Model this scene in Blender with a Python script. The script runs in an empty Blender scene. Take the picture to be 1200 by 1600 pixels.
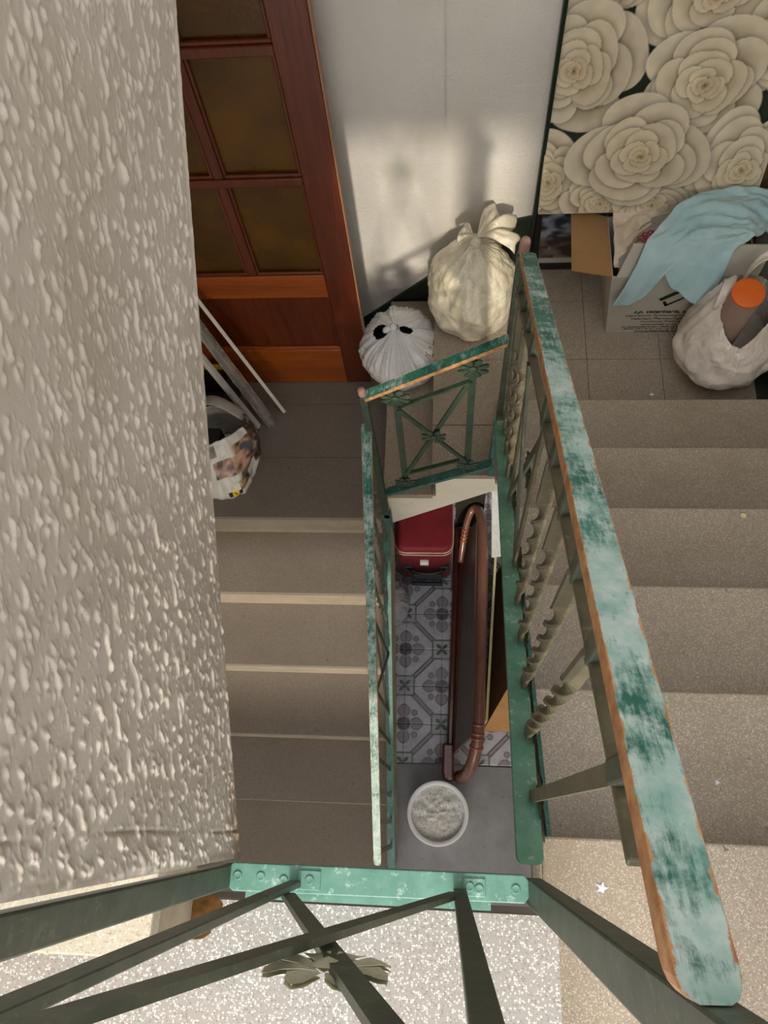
import bpy, math, random
import numpy as np
from mathutils import Vector, Matrix, noise as mn

C = bpy.context.scene.collection
S = bpy.context.scene
random.seed(7)
rng = np.random.default_rng(11)

# ------------------------------------------------------------------ camera, world, sun, lights, exposure
cam_d = bpy.data.cameras.new('camera')
cam = bpy.data.objects.new('camera', cam_d); C.objects.link(cam)
cam.matrix_world = Matrix(((0.99651, -0.00836, 0.08305, 0.0),
                           (0.0384, 0.92938, -0.36713, 0.0),
                           (-0.07412, 0.36904, 0.92645, 4.066),
                           (0, 0, 0, 1)))
cam_d.sensor_fit = 'AUTO'; cam_d.sensor_width = 36.0; cam_d.lens = 27.0
cam_d.clip_start = 0.02; cam_d.clip_end = 60
S.camera = cam

world = bpy.data.worlds.new('world'); S.world = world
world.use_nodes = True
bg = world.node_tree.nodes['Background']
bg.inputs[0].default_value = (0.96, 0.975, 1.0, 1); bg.inputs[1].default_value = 2.3

sun_d = bpy.data.lights.new('sun', 'SUN'); sun_d.energy = 2.6; sun_d.angle = math.radians(2.2)
sun_d.color = (1.0, 0.90, 0.76)
sun = bpy.data.objects.new('sun', sun_d); C.objects.link(sun)
sun.rotation_mode = 'QUATERNION'
sun.rotation_quaternion = Vector((-0.04, 1.0, -0.645)).to_track_quat('-Z', 'Y')

def area(name, loc, direction, sx, sy, power, col):
    d = bpy.data.lights.new(name, 'AREA'); d.shape = 'RECTANGLE'; d.size = sx; d.size_y = sy
    d.energy = power; d.color = col
    o = bpy.data.objects.new(name, d); C.objects.link(o); o.location = loc
    o.rotation_mode = 'QUATERNION'; o.rotation_quaternion = Vector(direction).to_track_quat('-Z', 'Y')
    return o
area('street_door_daylight', (-0.2, -2.5, 1.3), (0.0, 1, 0.05), 1.3, 2.1, 30, (1.0, 0.95, 0.88))
area('window_daylight', (-0.165, -1.37, 3.86), (0.08, 1, -0.30), 1.05, 1.1, 20, (0.98, 0.98, 1.0))

S.view_settings.view_transform = 'Standard'; S.view_settings.look = 'None'
S.view_settings.gamma = 1.0; S.view_settings.use_curve_mapping = False
S.view_settings.exposure = 0.0
S.cycles.use_denoising = True
S.cycles.max_bounces = 8; S.cycles.diffuse_bounces = 4; S.cycles.sample_clamp_indirect = 6

# ------------------------------------------------------------------ mesh helpers
def lin(r, g, b):
    f = lambda c: (c/255/12.92) if c/255 <= 0.04045 else ((c/255+0.055)/1.055)**2.4
    return (f(r), f(g), f(b), 1.0)

class MB:
    def __init__(s): s.v = []; s.f = []; s.mi = []; s.at = []
    def add(s, vs, fs, mi=0, at=None):
        n = len(s.v); s.v += [tuple(map(float, p)) for p in vs]
        s.at += list(at) if at is not None else [0.0]*len(vs)
        for f in fs: s.f.append([n+i for i in f]); s.mi.append(mi)
        return s
    def hexa(s, p, mi=0):      # p: 4 bottom ccw, 4 top ccw
        return s.add(p, [(3,2,1,0),(4,5,6,7),(0,1,5,4),(1,2,6,5),(2,3,7,6),(3,0,4,7)], mi)
    def box(s, x0, x1, y0, y1, z0, z1, mi=0):
        return s.hexa([(x0,y0,z0),(x1,y0,z0),(x1,y1,z0),(x0,y1,z0),(x0,y0,z1),(x1,y0,z1),(x1,y1,z1),(x0,y1,z1)], mi)
    def bar(s, p0, p1, side, w, t, mi=0):
        p0 = Vector(p0); p1 = Vector(p1); d = (p1-p0).normalized(); sd = Vector(side)
        sd = (sd - d*sd.dot(d)).normalized(); up = d.cross(sd).normalized()
        q = []
        for p in (p0, p1):
            for a, b in ((-1,-1),(1,-1),(1,1),(-1,1)): q.append(p + sd*(a*w/2) + up*(b*t/2))
        return s.add(q, [(3,2,1,0),(4,5,6,7),(0,1,5,4),(1,2,6,5),(2,3,7,6),(3,0,4,7)], mi)
    def prism(s, poly, lo, hi, fn, mi=0):   # poly list of 2-tuples, fn(a,b,c)->xyz
        n = len(poly)
        vs = [fn(a, b, lo) for a, b in poly] + [fn(a, b, hi) for a, b in poly]
        fs = [tuple(range(n-1,-1,-1)), tuple(range(n, 2*n))] + [(i,(i+1)%n,n+(i+1)%n,n+i) for i in range(n)]
        return s.add(vs, fs, mi)
    def tube(s, path, rad, n=10, mi=0, caps=True):
        path = [Vector(p) for p in path]
        if not hasattr(rad, '__len__'): rad = [rad]*len(path)
        rings = []; prev = None
        for i, p in enumerate(path):
            d = (path[min(i+1,len(path)-1)] - path[max(i-1,0)]).normalized()
            if prev is None:
                a = d.orthogonal().normalized()
            else:
                a = (prev - d*prev.dot(d)).normalized()
            prev = a; b = d.cross(a)
            rings.append([p + (a*math.cos(2*math.pi*k/n) + b*math.sin(2*math.pi*k/n))*rad[i] for k in range(n)])
        vs = [q for r in rings for q in r]
        fs = [(i*n+k, i*n+(k+1)%n, (i+1)*n+(k+1)%n, (i+1)*n+k) for i in range(len(path)-1) for k in range(n)]
        if caps: fs += [tuple(range(n-1,-1,-1)), tuple((len(path)-1)*n+k for k in range(n))]
        return s.add(vs, fs, mi)
    def lathe(s, prof, cx, cy, n=40, mi=0, cap0=True, cap1=True):
        vs = [(cx+r*math.cos(2*math.pi*k/n), cy+r*math.sin(2*math.pi*k/n), z) for r, z in prof for k in range(n)]
        m = len(prof)
        fs = [(i*n+k, i*n+(k+1)%n, (i+1)*n+(k+1)%n, (i+1)*n+k) for i in range(m-1) for k in range(n)]
        if cap0: fs.append(tuple(range(n-1,-1,-1)))
        if cap1: fs.append(tuple((m-1)*n+k for k in range(n)))
        return s.add(vs, fs, mi)
    def mesh(s, name, smooth=False, attr=None):
        me = bpy.data.meshes.new(name); me.from_pydata(s.v, [], s.f)
        if any(s.mi): me.polygons.foreach_set('material_index', s.mi)
        if attr:
            a = me.attributes.new(attr, 'FLOAT', 'POINT'); a.data.foreach_set('value', s.at)
        if smooth: me.polygons.foreach_set('use_smooth', [True]*len(me.polygons))
        me.update(); return me
    def build(s, name, mat, parent=None, smooth=False, attr=None, bevel=0, sharp=None):
        return link(name, s.mesh(name, smooth, attr), mat, parent, bevel, sharp)

LAST = [None]
def link(name, me, mat, parent=None, bevel=0, sharp=None):
    o = bpy.data.objects.new(name, me); C.objects.link(o); LAST[0] = o
    for m in (mat if isinstance(mat, (list, tuple)) else [mat]):
        if len(me.materials) < (len(mat) if isinstance(mat, (list, tuple)) else 1): me.materials.append(m)
    if parent is not None: attach(o, parent)
    if bevel:
        b = o.modifiers.new('bevel', 'BEVEL'); b.width = bevel; b.segments = 2; b.limit_method = 'ANGLE'
        b.angle_limit = math.radians(40)
    if sharp is not None:
        me.polygons.foreach_set('use_smooth', [True]*len(me.polygons))
        try: me.set_sharp_from_angle(angle=math.radians(sharp))
        except Exception: pass
    return o

def attach(o, p):
    o.parent = p
    if p.type == 'EMPTY': o.matrix_parent_inverse = Matrix.Translation(-Vector(p.location))

def thing(name, loc, label, cat, group=None, kind=None):
    o = bpy.data.objects.new(name, None); C.objects.link(o); o.location = loc; o.empty_display_size = 0.05
    return tag(o, label, cat, group, kind)
def tag(o, label=None, cat=None, group=None, kind=None):
    if label: o['label'] = label
    if cat: o['category'] = cat
    if group: o['group'] = group
    if kind: o['kind'] = kind
    return o
def struct(o): o['kind'] = 'structure'; return o
def sempty(name, loc=(0,0,0)):
    o = bpy.data.objects.new(name, None); C.objects.link(o); o.location = loc; o['kind'] = 'structure'; return o

def grid_mesh(name, P, cols=None, smooth=True, closed_u=False):
    """P: (n,m,3) array of points -> mesh; cols (n,m,3) linear colours"""
    n, m, _ = P.shape
    idx = np.arange(n*m).reshape(n, m)
    if closed_u: idx = np.concatenate([idx, idx[:1]], 0)
    F = np.stack([idx[:-1,:-1], idx[1:,:-1], idx[1:,1:], idx[:-1,1:]], -1).reshape(-1, 4)
    me = bpy.data.meshes.new(name)
    me.vertices.add(n*m); me.vertices.foreach_set('co', P.reshape(-1).astype(np.float32))
    me.loops.add(F.size); me.loops.foreach_set('vertex_index', F.reshape(-1).astype(np.int32))
    me.polygons.add(len(F)); me.polygons.foreach_set('loop_start', np.arange(0, F.size, 4, dtype=np.int32))
    me.polygons.foreach_set('use_smooth', np.full(len(F), smooth))
    me.update(calc_edges=True)
    if cols is not None: set_cols(me, cols.reshape(-1, 3))
    return me
def set_cols(me, c):
    a = me.color_attributes.new('Col', 'FLOAT_COLOR', 'POINT')
    c4 = np.concatenate([c, np.ones((len(c), 1))], 1).astype(np.float32)
    a.data.foreach_set('color', c4.reshape(-1))

def blur(a, k):
    if k < 0.3: return a
    r = int(3*k)+1; x = np.arange(-r, r+1); g = np.exp(-x*x/(2*k*k)); g /= g.sum()
    for ax in (0, 1):
        b = np.pad(a, [(r, r) if i == ax else (0, 0) for i in (0, 1)], mode='edge')
        a = np.apply_along_axis(lambda t: np.convolve(t, g, 'valid'), ax, b)
    return a
def smooth_noise(n, m, k):
    a = blur(rng.standard_normal((n, m)), k); return (a-a.mean())/a.std()
def sstep(a, b, x):
    t = np.clip((x-a)/(b-a), 0, 1); return t*t*(3-2*t)

# ------------------------------------------------------------------ node materials
class NT:
    def __init__(s, name):
        s.m = bpy.data.materials.new(name); s.m.use_nodes = True
        s.t = s.m.node_tree; s.b = s.t.nodes['Principled BSDF']
        s._c = {}
    def n(s, typ, **kw):
        x = s.t.nodes.new(typ)
        for k, v in kw.items(): setattr(x, k, v)
        return x
    def l(s, a, b): s.t.links.new(a, b)
    def coord(s, kind='Object', scale=(1,1,1), rot=(0,0,0)):
        key = (kind, scale, rot)
        if key in s._c: return s._c[key]
        if kind == 'World': o = s.n('ShaderNodeNewGeometry').outputs['Position']
        else: o = s.n('ShaderNodeTexCoord').outputs[kind]
        mp = s.n('ShaderNodeMapping'); mp.inputs['Scale'].default_value = scale; mp.inputs['Rotation'].default_value = rot
        s.l(o, mp.inputs['Vector']); s._c[key] = mp.outputs[0]; return mp.outputs[0]
    def noise(s, scale, detail=4, rough=0.55, c=None, dist=0.0):
        x = s.n('ShaderNodeTexNoise'); x.inputs['Scale'].default_value = scale; x.inputs['Detail'].default_value = detail
        x.inputs['Roughness'].default_value = rough; x.inputs['Distortion'].default_value = dist
        s.l(c or s.coord(), x.inputs['Vector']); return x.outputs['Fac']
    def voro(s, scale, c=None, feature='F1', out='Distance'):
        x = s.n('ShaderNodeTexVoronoi'); x.feature = feature; x.inputs['Scale'].default_value = scale
        s.l(c or s.coord(), x.inputs['Vector']); return x.outputs[out]
    def ramp(s, fac, stops, mode='LINEAR'):
        x = s.n('ShaderNodeValToRGB'); x.color_ramp.interpolation = mode
        e = x.color_ramp.elements
        while len(e) < len(stops): e.new(0.5)
        for i, (p, c) in enumerate(stops):
            e[i].position = p; e[i].color = c if hasattr(c, '__len__') else (c, c, c, 1)
        s.l(fac, x.inputs[0]); return x.outputs[0]
    def mix(s, f, a, b, mode='MIX'):
        x = s.n('ShaderNodeMix', data_type='RGBA', blend_type=mode)
        for sock, val in ((x.inputs[0], f), (x.inputs[6], a), (x.inputs[7], b)):
            if hasattr(val, 'is_output'): s.l(val, sock)
            else: sock.default_value = val
        return x.outputs[2]
    def math(s, op, a, b=0.0, clamp=False):
        x = s.n('ShaderNodeMath', operation=op); x.use_clamp = clamp
        for i, val in enumerate((a, b)):
            if hasattr(val, 'is_output'): s.l(val, x.inputs[i])
            else: x.inputs[i].default_value = val
        return x.outputs[0]
    def attr(s, name, out='Fac'):
        x = s.n('ShaderNodeAttribute'); x.attribute_name = name; return x.outputs[out]
    def bump(s, h, strength=0.3, dist=0.002):
        x = s.n('ShaderNodeBump'); x.inputs['Strength'].default_value = strength; x.inputs['Distance'].default_value = dist
        s.l(h, x.inputs['Height']); s.l(x.outputs[0], s.b.inputs['Normal']); return x
    def base(s, c):
        if hasattr(c, 'is_output'): s.l(c, s.b.inputs['Base Color'])
        else: s.b.inputs['Base Color'].default_value = c
        return s
    def p(s, **kw):
        names = {'rough':'Roughness','metal':'Metallic','spec':'Specular IOR Level','trans':'Transmission Weight','ior':'IOR','sss':'Subsurface Weight','coat':'Coat Weight','sheen':'Sheen Weight'}
        for k, v in kw.items():
            i = s.b.inputs[names[k]]
            if hasattr(v, 'is_output'): s.l(v, i)
            else: i.default_value = v
        return s

def flat(name, rgb, rough=0.6, spec=0.5, var=0.12, scale=30, bump=0.0):
    t = NT(name); c = lin(*rgb); k = t.noise(scale)
    d = tuple(x*(1-var) for x in c[:3])+(1,); e = tuple(min(1, x*(1+var)) for x in c[:3])+(1,)
    t.base(t.ramp(k, [(0.3, d), (0.7, e)])).p(rough=rough, spec=spec)
    if bump: t.bump(t.noise(scale*6), bump, 0.001)
    return t.m

def m_gotele():
    t = NT('rough_plaster'); w = t.coord('World')
    a = t.noise(3, 5, 0.6, w); b = t.noise(160, 3, 0.6, w)
    col = t.ramp(a, [(0.3, lin(182,171,158)), (0.55, lin(200,191,180)), (0.75, lin(212,205,195))])
    stain = t.attr('stain')
    col = t.mix(stain, col, lin(128,106,78))
    t.base(col).p(rough=0.38, spec=0.5); t.bump(b, 0.25, 0.001); return t.m
def m_whitewall():
    t = NT('stippled_white_wall'); w = t.coord('World')
    sp = t.ramp(t.noise(240, 2, 0.5, w), [(0.66, 0.0), (0.72, 1.0)])
    patch = t.ramp(t.noise(7, 4, 0.6, w), [(0.52, 0.0), (0.7, 0.5)])
    k = t.math('MULTIPLY', sp, patch)
    col = t.mix(k, t.ramp(t.noise(2.5, 4, 0.55, w), [(0.3, lin(208,202,192)), (0.7, lin(224,219,209))]), lin(120,112,100))
    t.base(col).p(rough=0.7, spec=0.3); t.bump(t.noise(110, 4, 0.65, w), 0.9, 0.004); return t.m
def m_terrazzo(name, base, hi, lo, scale=170, rough=0.45, dirt=0.35, dirtc=(92,80,64)):
    t = NT(name); w = t.coord('World')
    v = t.voro(scale, w, 'F1', 'Color'); sep = t.n('ShaderNodeSeparateColor'); t.l(v, sep.inputs[0])
    d = t.voro(scale, w)
    chip = t.math('MULTIPLY', t.ramp(sep.outputs[0], [(0.50, 0.0), (0.62, 1.0)]), t.ramp(d, [(0.35, 1.0), (0.6, 0.0)]))
    chip2 = t.math('MULTIPLY', t.ramp(sep.outputs[1], [(0.72, 0.0), (0.8, 1.0)]), t.ramp(d, [(0.35, 1.0), (0.6, 0.0)]))
    col = t.mix(chip, lin(*base), lin(*hi)); col = t.mix(chip2, col, lin(*lo))
    k = t.ramp(t.noise(3.2, 5, 0.62, w), [(0.42, 0.0), (0.72, dirt)])
    col = t.mix(k, col, lin(*dirtc))
    k2 = t.ramp(t.noise(45, 2, 0.5, w), [(0.74, 0.0), (0.79, 0.6)])
    col = t.mix(k2, col, lin(50,44,36))
    t.base(col).p(rough=rough, spec=0.4); t.bump(t.noise(60, 3, 0.5, w), 0.06, 0.002); return t.m
def m_concrete(name, a, b, rough=0.5):
    t = NT(name); w = t.coord('World')
    col = t.ramp(t.noise(6, 6, 0.65, w), [(0.3, lin(*a)), (0.7, lin(*b))])
    k = t.ramp(t.noise(30, 3, 0.6, w), [(0.68, 0.0), (0.75, 0.7)])
    col = t.mix(k, col, lin(48,44,42))
    t.base(col).p(rough=rough, spec=0.4); t.bump(t.noise(70, 4, 0.6, w), 0.12, 0.002); return t.m
def m_greenrail(name='worn_green_paint', wear=0.0):
    t = NT(name); o = t.coord('World'); st = t.coord('World', (60, 9, 9))
    big = t.noise(9, 3, 0.6, o); fine = t.noise(4, 6, 0.72, st); blot = t.noise(60, 5, 0.7, o)
    sy = t.n('ShaderNodeSeparateXYZ'); t.l(o, sy.inputs[0])
    big = t.math('SUBTRACT', big, t.math('MULTIPLY', t.math('SUBTRACT', sy.outputs[1], 0.25), 0.16))
    k = t.math('ADD', t.math('MULTIPLY', big, 0.62), t.math('MULTIPLY', t.math('ADD', fine, blot), 0.55))
    green = t.ramp(t.noise(20, 4, 0.6, o), [(0.3, lin(30,84,70)), (0.7, lin(62,122,106))])
    worn = t.ramp(t.noise(35, 4, 0.6, o), [(0.3, lin(128,166,156)), (0.7, lin(192,204,198))])
    col = t.mix(t.ramp(k, [(0.80-wear, 0.0), (0.98-wear, 1.0)]), green, worn)
    e = t.math('ABSOLUTE', t.attr('across')); e = t.math('ADD', e, t.math('MULTIPLY', t.math('SUBTRACT', t.noise(45, 5, 0.7, o), 0.5), 0.9))
    rust = t.ramp(t.noise(50, 5, 0.65, o), [(0.3, lin(150,92,52)), (0.7, lin(206,158,108))])
    col = t.mix(t.ramp(e, [(0.90, 0.0), (0.99, 1.0)]), col, rust)
    kn = t.ramp(t.noise(17, 2, 0.5, o), [(0.70, 0.0), (0.735, 1.0)])
    col = t.mix(kn, col, rust)
    t.base(col).p(rough=0.5, spec=0.35); t.bump(k, 0.25, 0.0015); return t.m
def m_greeniron(name, a, b, worn, amt=0.5, rough=0.5):
    t = NT(name); w = t.coord('World')
    col = t.ramp(t.noise(25, 5, 0.65, w), [(0.3, lin(*a)), (0.7, lin(*b))])
    k = t.ramp(t.noise(70, 6, 0.72, w), [(0.56, 0.0), (0.68, amt)])
    col = t.mix(k, col, lin(*worn))
    r = t.ramp(t.noise(38, 4, 0.6, w), [(0.70, 0.0), (0.76, 0.8)])
    col = t.mix(r, col, lin(96,66,46))
    t.base(col).p(rough=rough, spec=0.45); t.bump(t.noise(90, 4, 0.6, w), 0.25, 0.001); return t.m
def m_wood(name, a, b, c, sc=(1,1,1), rough=0.35):
    t = NT(name); o = t.coord('Object', tuple(28*x for x in sc)); o2 = t.coord('Object', tuple(5*x for x in sc))
    k = t.math('ADD', t.math('MULTIPLY', t.noise(3.0, 5, 0.6, o, 0.4), 0.6), t.math('MULTIPLY', t.noise(2.0, 3, 0.6, o2, 0.8), 0.5))
    t.base(t.ramp(k, [(0.34, lin(*a)), (0.55, lin(*b)), (0.78, lin(*c))])).p(rough=rough, spec=0.45, coat=0.15)
    return t.m
def m_bag(name, a, b, rough=0.38, bump=0.25):
    t = NT(name); o = t.coord('Object')
    t.base(t.ramp(t.noise(18, 5, 0.6, o), [(0.3, lin(*a)), (0.7, lin(*b))])).p(rough=rough, spec=0.6, coat=0.5)
    r1 = t.math('ABSOLUTE', t.math('SUBTRACT', t.noise(11, 3, 0.55, o, 0.8), 0.5)); r2 = t.math('ABSOLUTE', t.math('SUBTRACT', t.noise(34, 4, 0.6, o, 1.5), 0.5))
    h = t.math('SUBTRACT', t.math('MULTIPLY', t.math('MINIMUM', r1, 0.09), 2.0), t.math('MULTIPLY', r2, -0.6))
    t.bump(h, min(1.0, bump*2.4), 0.02); return t.m
def m_vcol(name, rough=0.6, spec=0.3, wearc=None, wear=0.0, bump=0.0):
    t = NT(name); c = t.attr('Col', 'Color')
    if wearc:
        k = t.ramp(t.noise(10, 6, 0.7, t.coord('World')), [(0.42, 0.0), (0.75, wear)])
        c = t.mix(k, c, lin(*wearc))
        k2 = t.ramp(t.noise(60, 5, 0.7, t.coord('World')), [(0.55, 0.0), (0.72, wear)])
        c = t.mix(k2, c, lin(*wearc))
    t.base(c).p(rough=rough, spec=spec)
    if bump: t.bump(t.noise(90, 4, 0.6, t.coord('World')), bump, 0.002)
    return t.m
def m_cloth(name, a, b, rough=0.9):
    t = NT(name); o = t.coord('Object')
    t.base(t.ramp(t.noise(9, 4, 0.6, o), [(0.3, lin(*a)), (0.7, lin(*b))])).p(rough=rough, spec=0.15, sheen=0.25)
    t.bump(t.noise(420, 2, 0.5, o), 0.3, 0.001); return t.m
def m_amber():
    t = NT('amber_glass'); o = t.coord('Object')
    t.base(t.ramp(t.noise(5, 3, 0.5, o), [(0.3, lin(80,50,5)), (0.7, lin(116,76,10))])).p(rough=0.22, trans=0.35, ior=1.45, spec=0.5)
    t.bump(t.noise(130, 3, 0.5, o), 0.35, 0.002); return t.m

GOTELE = m_gotele(); WALL = m_whitewall()
TZ_BRIGHT = m_terrazzo('pale_terrazzo', (154,150,145), (214,211,206), (130,124,118), 330, 0.42, 0.30, (166,146,122))
TZ_STEP = m_terrazzo('brown_terrazzo', (164,150,132), (206,194,176), (138,125,108), 420, 0.42, 0.45, (134,117,94))
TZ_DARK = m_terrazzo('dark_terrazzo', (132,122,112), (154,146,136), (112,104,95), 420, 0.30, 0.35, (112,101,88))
CREAM = m_concrete('cream_painted_string', (232,224,202), (244,238,222), 0.6)
RISER = m_concrete('dusty_riser', (146,134,115), (167,155,137), 0.7)
CEMENT = m_concrete('dark_cement', (138,138,140), (164,164,167), 0.35)
PLAIN = m_concrete('grey_plaster', (150,146,138), (176,172,164), 0.8)
RAILG = m_greenrail('worn_green_handrail', 0.0)
RAILW = m_greenrail('very_worn_green_handrail', 0.08)
IRON = m_greeniron('dark_green_iron', (60,66,54), (84,90,74), (116,122,104), 0.5, 0.45)
IRON_G = m_greeniron('brown_green_iron', (82,78,60), (112,104,82), (140,132,110), 0.5, 0.5)
IRON_P = m_greeniron('pale_olive_iron', (176,176,150), (204,202,176), (226,222,200), 0.5, 0.5)
IRON_F = m_greeniron('bottle_green_iron', (40,58,44), (62,80,60), (92,108,88), 0.5, 0.5)
BARG = m_greeniron('bright_green_bar', (80,126,104), (106,150,128), (176,194,182), 0.6, 0.5)
BARB = m_greeniron('bluish_green_bar', (44,88,80), (72,116,106), (132,158,150), 0.6, 0.5)
BART = m_greeniron('turquoise_green_bar', (80,128,112), (108,152,136), (186,204,192), 0.7, 0.45)
PINK = flat('worn_pink_cap', (168,130,116), 0.6)
SKIRT = flat('dark_green_skirting', (22,40,26), 0.35, 0.5, 0.3, 6)
DOORW = m_wood('shaded_red_door_wood', (62,22,8), (90,36,12), (112,50,18), (1.6,1.6,0.07), 0.3)  # door wood with the shade of the upper leaf put into its colour
DOORH = m_wood('lit_orange_door_wood', (120,52,12), (150,72,18), (172,90,26), (0.07,1,1.6), 0.3)  # same wood, grain level; light on the lower rails put into its colour
AMBER = m_amber()
MAHOG = m_wood('mahogany_varnish', (62,28,22), (90,46,36), (116,64,50), (1.5,0.06,1), 0.22)
MAHOGD = m_wood('dusty_dark_veneer', (96,84,78), (106,92,84), (118,104,96), (1.5,0.06,1), 0.45)
MAHOGR = m_wood('dusty_mahogany_rail', (100,66,56), (118,80,68), (136,96,84), (1.2,0.3,1), 0.28)
KRAFT = flat('kraft_cardboard', (168,130,86), 0.8, 0.2, 0.08, 12, 0.1)
KRAFTD = flat('brown_cardboard', (120,86,58), 0.8, 0.2, 0.1, 12, 0.1)
BOXW = flat('white_cardboard', (196,188,172), 0.7, 0.3, 0.06, 8, 0.05)
INKG = flat('dark_green_ink', (36,58,38), 0.7, 0.2, 0.05)
INKD = flat('dark_ink', (60,58,48), 0.7, 0.2, 0.05)
BLACK = flat('black_plastic', (16,16,18), 0.4, 0.5, 0.2)
WHITEP = flat('white_plastic', (240,243,246), 0.4, 0.5, 0.03)
REDC = m_cloth('red_suitcase_fabric', (84,12,20), (108,20,30), 0.6)
PIPING = flat('pale_piping', (206,170,150), 0.5)
DKGREY = flat('dark_grey_plastic', (54,60,64), 0.4, 0.5, 0.1)
BAGW = m_bag('white_plastic_bag', (222,222,222), (240,239,236), 0.22, 0.20)
BAGC = m_bag('cream_plastic_bag', (206,194,164), (230,222,198), 0.36, 0.16)
BAGP = m_bag('pinkish_white_bag', (226,211,194), (243,231,217), 0.38, 0.14)
BAGG = m_bag('greyish_bag', (170,172,182), (206,206,212), 0.35, 0.3)
ORANGE = flat('orange_plastic', (226,104,28), 0.45, 0.4, 0.04)
TUBEM = flat('pinkish_cardboard_tube', (176,150,132), 0.7, 0.3, 0.06)
TOWEL = m_cloth('light_blue_cloth', (164,198,200), (190,216,216))
CLOTHW = m_cloth('cream_cloth', (214,196,170), (232,218,196))
CLOTHG = m_cloth('grey_cloth', (150,142,134), (168,160,152))
REDP = flat('red_print', (170,60,64), 0.8, 0.2)
CREAMT = flat('cream_trim', (220,212,160), 0.5)
DARKB = flat('dark_board', (42,40,34), 0.6, 0.4, 0.3)
SLATW = flat('white_painted_slat', (214,208,196), 0.45, 0.5, 0.08)
SLATG = m_bag('dusty_clear_plastic', (132,126,116), (176,170,160), 0.25, 0.3)
YELLOW = flat('yellow_plastic', (226,178,20), 0.5)
OLIVE = flat('olive_brown_lining', (66,48,20), 0.6)
PLASTER = m_terrazzo('dried_plaster', (226,224,220), (246,245,242), (172,168,160), 150, 0.9, 0.5, (170,160,140))
DIRT = flat('brown_dirt', (84,58,30), 0.9, 0.1, 0.5, 60, 0.4)
ORINK = flat('orange_marker', (196,120,60), 0.6)
NEWS = m_vcol('photo_printed_plastic', 0.35, 0.5)
CANVAS = m_vcol('printed_canvas', 0.75, 0.2)
PHOTO = m_vcol('glossy_photo', 0.3, 0.5)
TILE = m_vcol('hydraulic_tile_print', 0.42, 0.45, (168,167,178), 0.8, 0.1)

# ------------------------------------------------------------------ setting: walls
struct(MB().box(-1.32, 0.297, 2.005, 2.12, -0.1, 5.6).build('wall_back', WALL))
struct(MB().box(-0.9, -0.0205, 1.9965, 2.0045, 1.29, 5.6).build('trim_1', WALL)); struct(MB().box(-0.0145, 0.2965, 1.9985, 2.0045, 1.62, 5.6).build('trim_5', WALL))          # the left half stands slightly proud
struct(MB().box(0.297, 1.2, 2.42, 2.52, -0.1, 5.6).build('wall_recess', WALL))
struct(MB().box(0.20, 0.297, 2.12, 2.42, 1.5, 5.6).build('wall_return', WALL))
struct(MB().box(1.09, 1.2, -2.7, 2.42, -0.1, 5.6).build('wall_right', WALL))
struct(MB().box(-1.32, -1.2, -2.7, 2.005, -0.1, 5.6).build('wall_left', WALL))
w = MB()      # near wall above the landing, with the window opening the sun comes through
w.box(-1.2, -0.75, -1.45, -1.35, 2.7, 5.6); w.box(0.42, 1.09, -1.45, -1.35, 2.7, 5.6)
w.box(-0.75, 0.42, -1.45, -1.35, 2.7, 3.25); w.box(-0.75, 0.42, -1.45, -1.35, 4.47, 5.6)
struct(w.build('wall_near', WALL))
wf = MB()
wf.box(-0.75, 0.42, -1.42, -1.38, 3.25, 3.29); wf.box(-0.75, -0.71, -1.42, -1.38, 3.29, 4.47); wf.box(0.38, 0.42, -1.42, -1.38, 3.29, 4.47)
struct(wf.build('window_1', SLATW))
struct(MB().box(-1.2, 1.09, -2.7, -2.6, -0.1, 2.7).build('wall_street', WALL))
struct(MB().prism([(-0.42,1.262),(0.231,1.88),(0.2968,1.897),(0.2968,1.6),(-0.058,1.6),(-0.058,1.42),(-0.24,1.42),(-0.24,1.24),(-0.42,1.24)],
                  1.984, 1.9965, lambda a,b,c: (a,c,b)).build('baseboard_back', SKIRT))
struct(MB().box(1.076, 1.09, 1.30, 2.42, 1.62, 1.77).build('baseboard_right', SKIRT))
struct(MB().box(0.288, 0.30, 1.975, 2.42, 1.62, 3.4).build('gap_shade', SKIRT))  # dark strip standing in for the shade in the gap at the wall end

struct(MB().box(-1.2, 1.09, 1.20, 2.42, 4.55, 4.72).build('ceiling', PLAIN))

# rough plaster wall over the left flight (real lumps on the face the camera sees)
XW = -0.293
def edge_z(y): return 2.927 + 0.752*y
gw = sempty('wall_left_stair')
poly = [(-0.064, 2.878), (2.0, edge_z(2.0)), (2.0, 5.6), (-0.064, 5.6)]
MB().prism(poly, -0.40, XW-0.010, lambda a,b,c: (c,a,b)).build('wall_core', WALL, gw)
NY, NZ = 640, 620
s_ = np.linspace(0, 1, NY)[:, None]; t_ = np.linspace(0, 1, NZ)[None, :]
Y = -0.064 + s_*1.08 + 0*t_
zlo = 2.878 + (edge_z(Y)-2.878)*sstep(0.0, 0.03, Y+0.064)
Z = zlo + t_*(1.06 - 0.0*Y)
fine = smooth_noise(NY, NZ, 1.0); med = smooth_noise(NY, NZ, 1.75); big = smooth_noise(NY, NZ, 26); huge = smooth_noise(NY, NZ, 60)
lump = sstep(0.35, 1.9, med)*0.0026 + sstep(0.8, 2.2, fine)*0.0010 + np.clip(big, -1.5, 2.2)*0.0009 + np.clip(huge, -2, 2)*0.0016
drip = sstep(1.0, 2.4, smooth_noise(NY, NZ, 4)*0.5+big*0.8)*0.003
H = np.maximum(lump + drip, -0.003)
ex = np.minimum(np.minimum(s_*NY, (NY-1-s_*NY)), t_*NZ + 0*s_)
H = H*np.clip(ex/5.0, 0.15, 1.0)
X = XW + H
crack = np.exp(-((Y+0.026 + 0.003*np.sin(Z*9))/0.0020)**2)*0.0022*sstep(-1.2, 0.4, big)
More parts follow.
